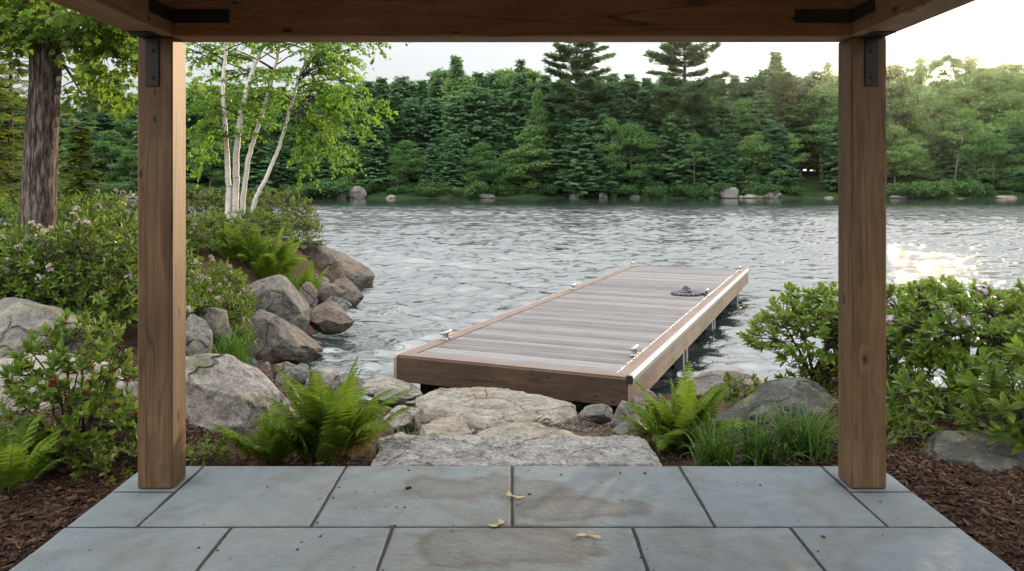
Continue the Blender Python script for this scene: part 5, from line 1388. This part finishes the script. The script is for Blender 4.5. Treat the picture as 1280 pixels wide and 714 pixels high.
near_hemlock('sapling', 'young light green conifer sapling between the bark trunk and the left post', 100, 13.5, 2.35, .66, 3, .085, 8, .15, .04, 'near_needle', -.3)

# ------------------------------------------------------------------ mulch, gravel, winged seeds
def chips(name, label, areas, n, size, mat, seed, cat, flat=.25):
    r = np.random.default_rng(seed); Pp = []
    for (x0, x1, y0, y1, w) in areas:
        k = int(n * w); Pp.append(np.c_[r.uniform(x0, x1, k), r.uniform(y0, y1, k)])
    p = np.concatenate(Pp); p = p[(np.abs(p[:, 0]) > 2.11) | (p[:, 1] > 4.80)]; z = ground_z(p[:, 0], p[:, 1]) + r.uniform(0, .018, len(p))
    B = np.array([(0, -.5, 0), (1, -.35, 0), (1, .4, 0), (0, .5, 0), (.02, -.42, .3), (.95, -.3, .22), (.96, .32, .3), (.03, .4, .24)], float); B[:, 0] -= .5
    T = (B, [np.array([[4, 5, 6, 7], [0, 1, 5, 4], [1, 2, 6, 5], [2, 3, 7, 6], [3, 0, 4, 7]])])
    L = size * r.lognormal(0, .45, len(p)); W = L * r.uniform(.18, .5, len(p))
    D = np.c_[r.normal(size=(len(p), 2)), r.normal(0, .22, len(p))]
    V, F = scatter(T, np.c_[p, z], frames(D, np.c_[r.normal(0, .3, (len(p), 2)), np.ones(len(p))]), np.stack([L, W, W * flat * 2.5], -1))
    o = mesh_np(name, V, F, mat); tag(o, label, cat, kind='stuff')
chips('mulch', 'brown bark mulch covering the planting beds beside the patio', [(-3.6, -2.1, 2.6, 5.0, .34), (-3.4, -1.5, 4.8, 6.2, .2), (2.1, 3.6, 2.6, 5.2, .3), (1.2, 3.4, 4.8, 6.4, .16), (-5, -2.2, 6, 9.5, .12)], 60000, .023, M['chip'], 1, 'mulch')
chips('gravel', 'small stones and grit between the landing slabs', [(-1.6, 1.6, 5.2, 9.2, .8), (-4.0, -2.2, 9.5, 12.0, .2)], 9000, .022, M['pebble'], 2, 'gravel', .8)
def samara(label, px, py, rz, ang, sc_=1.0):
    Y = FPX * EYE / (py - HY); X = px_at(px, Y); g = Geo()
    for s in (-1, 1):
        a = s * ang; d = np.array([math.cos(a), math.sin(a), 0]); w = np.array([-math.sin(a), math.cos(a), 0]) * s
        t = np.linspace(0, 1, 9); c = np.outer(t * .046, d) + np.outer(np.sin(t * 3) * .004, w); hw = .003 + .0095 * np.sin(np.clip(t * 1.12 - .06, 0, 1) * math.pi) ** .6 * (t > .15)
        up = (.0035 + .003 * t ** 2 * (1.5 if s > 0 else .4))[:, None] * np.array([0, 0, 1])
        V = np.concatenate([c + up + np.outer(hw * 1.3, w), c + up + [0, 0, .001], c + up - np.outer(hw * .6, w)]); k = np.arange(8)
        g.add(V, np.concatenate([np.stack([k, k + 1, 9 + k + 1, 9 + k], -1), np.stack([9 + k, 9 + k + 1, 18 + k + 1, 18 + k], -1)]))
        V, F = ICO[3]; g.add(V * [.0075, .0052, .004] @ np.array([[d[0], d[1], 0], [-d[1], d[0], 0], [0, 0, 1]]) + d * .008 + [0, 0, .0035], F)
    o = g.build('maple_seed', M['samara'], None, True); o.location = (X, Y, .0005); o.rotation_euler = (0, 0, rz); o.scale = (sc_,) * 3
    tag(o, label, 'seed')
samara('winged maple seed lying on the joint between two slabs, nearest the granite step', 641, 622, -2.2 + 3.14, .95, 1.3)
samara('greenish winged maple seed left of the joint, bent almost shut', 625, 657, -1.0 + 3.5, .8, 1.25)
samara('straw coloured winged maple seed with spread wings, nearest the camera', 737, 671, 1.2 + 3.14, 1.15, 1.35)

haze_g = Geo(); haze_g.box(-260, 260, -30, 300, -4.5, 62, None, .5)
ht = NT('evening_air'); hv = ht.n('VolumePrincipled', Density=.00004, Anisotropy=.9, Color=(.97, .97, .97))
ht.t.links.new(hv.outputs[0], ht.out.inputs['Volume'])
tag(haze_g.build('haze', ht.m), 'thin pale evening haze over the lake', 'haze', kind='stuff')

rg = np.random.default_rng(44); P = np.c_[np.r_[rg.uniform(-2.05, 2.05, 60), rg.choice([-1.312, -.56, .565, 1.302, 0., .955, -.945], 60) + rg.normal(0, .02, 60)], np.r_[3.3 + 1.5 * rg.random(60) ** .6, rg.uniform(3.3, 4.7, 60)], np.full(120, .002)]
B = np.array([(0, -.5, 0), (1, -.35, 0), (1, .4, 0), (0, .5, 0), (.02, -.42, .3), (.95, -.3, .22), (.96, .32, .3), (.03, .4, .24)], float); L = .0065 * rg.lognormal(0, .5, 120)
V, F = scatter((B, [np.array([[4, 5, 6, 7], [0, 1, 5, 4], [1, 2, 6, 5], [2, 3, 7, 6], [3, 0, 4, 7]])]), P, frames(np.c_[rg.normal(size=(120, 2)), np.zeros(120)], np.tile([0., 0, 1], (120, 1))), np.stack([L, L * .6, L], -1))
tag(mesh_np('grit', V, F, M['chip']), 'dark specks of grit and bark strewn on the bluestone slabs', 'grit', kind='stuff')
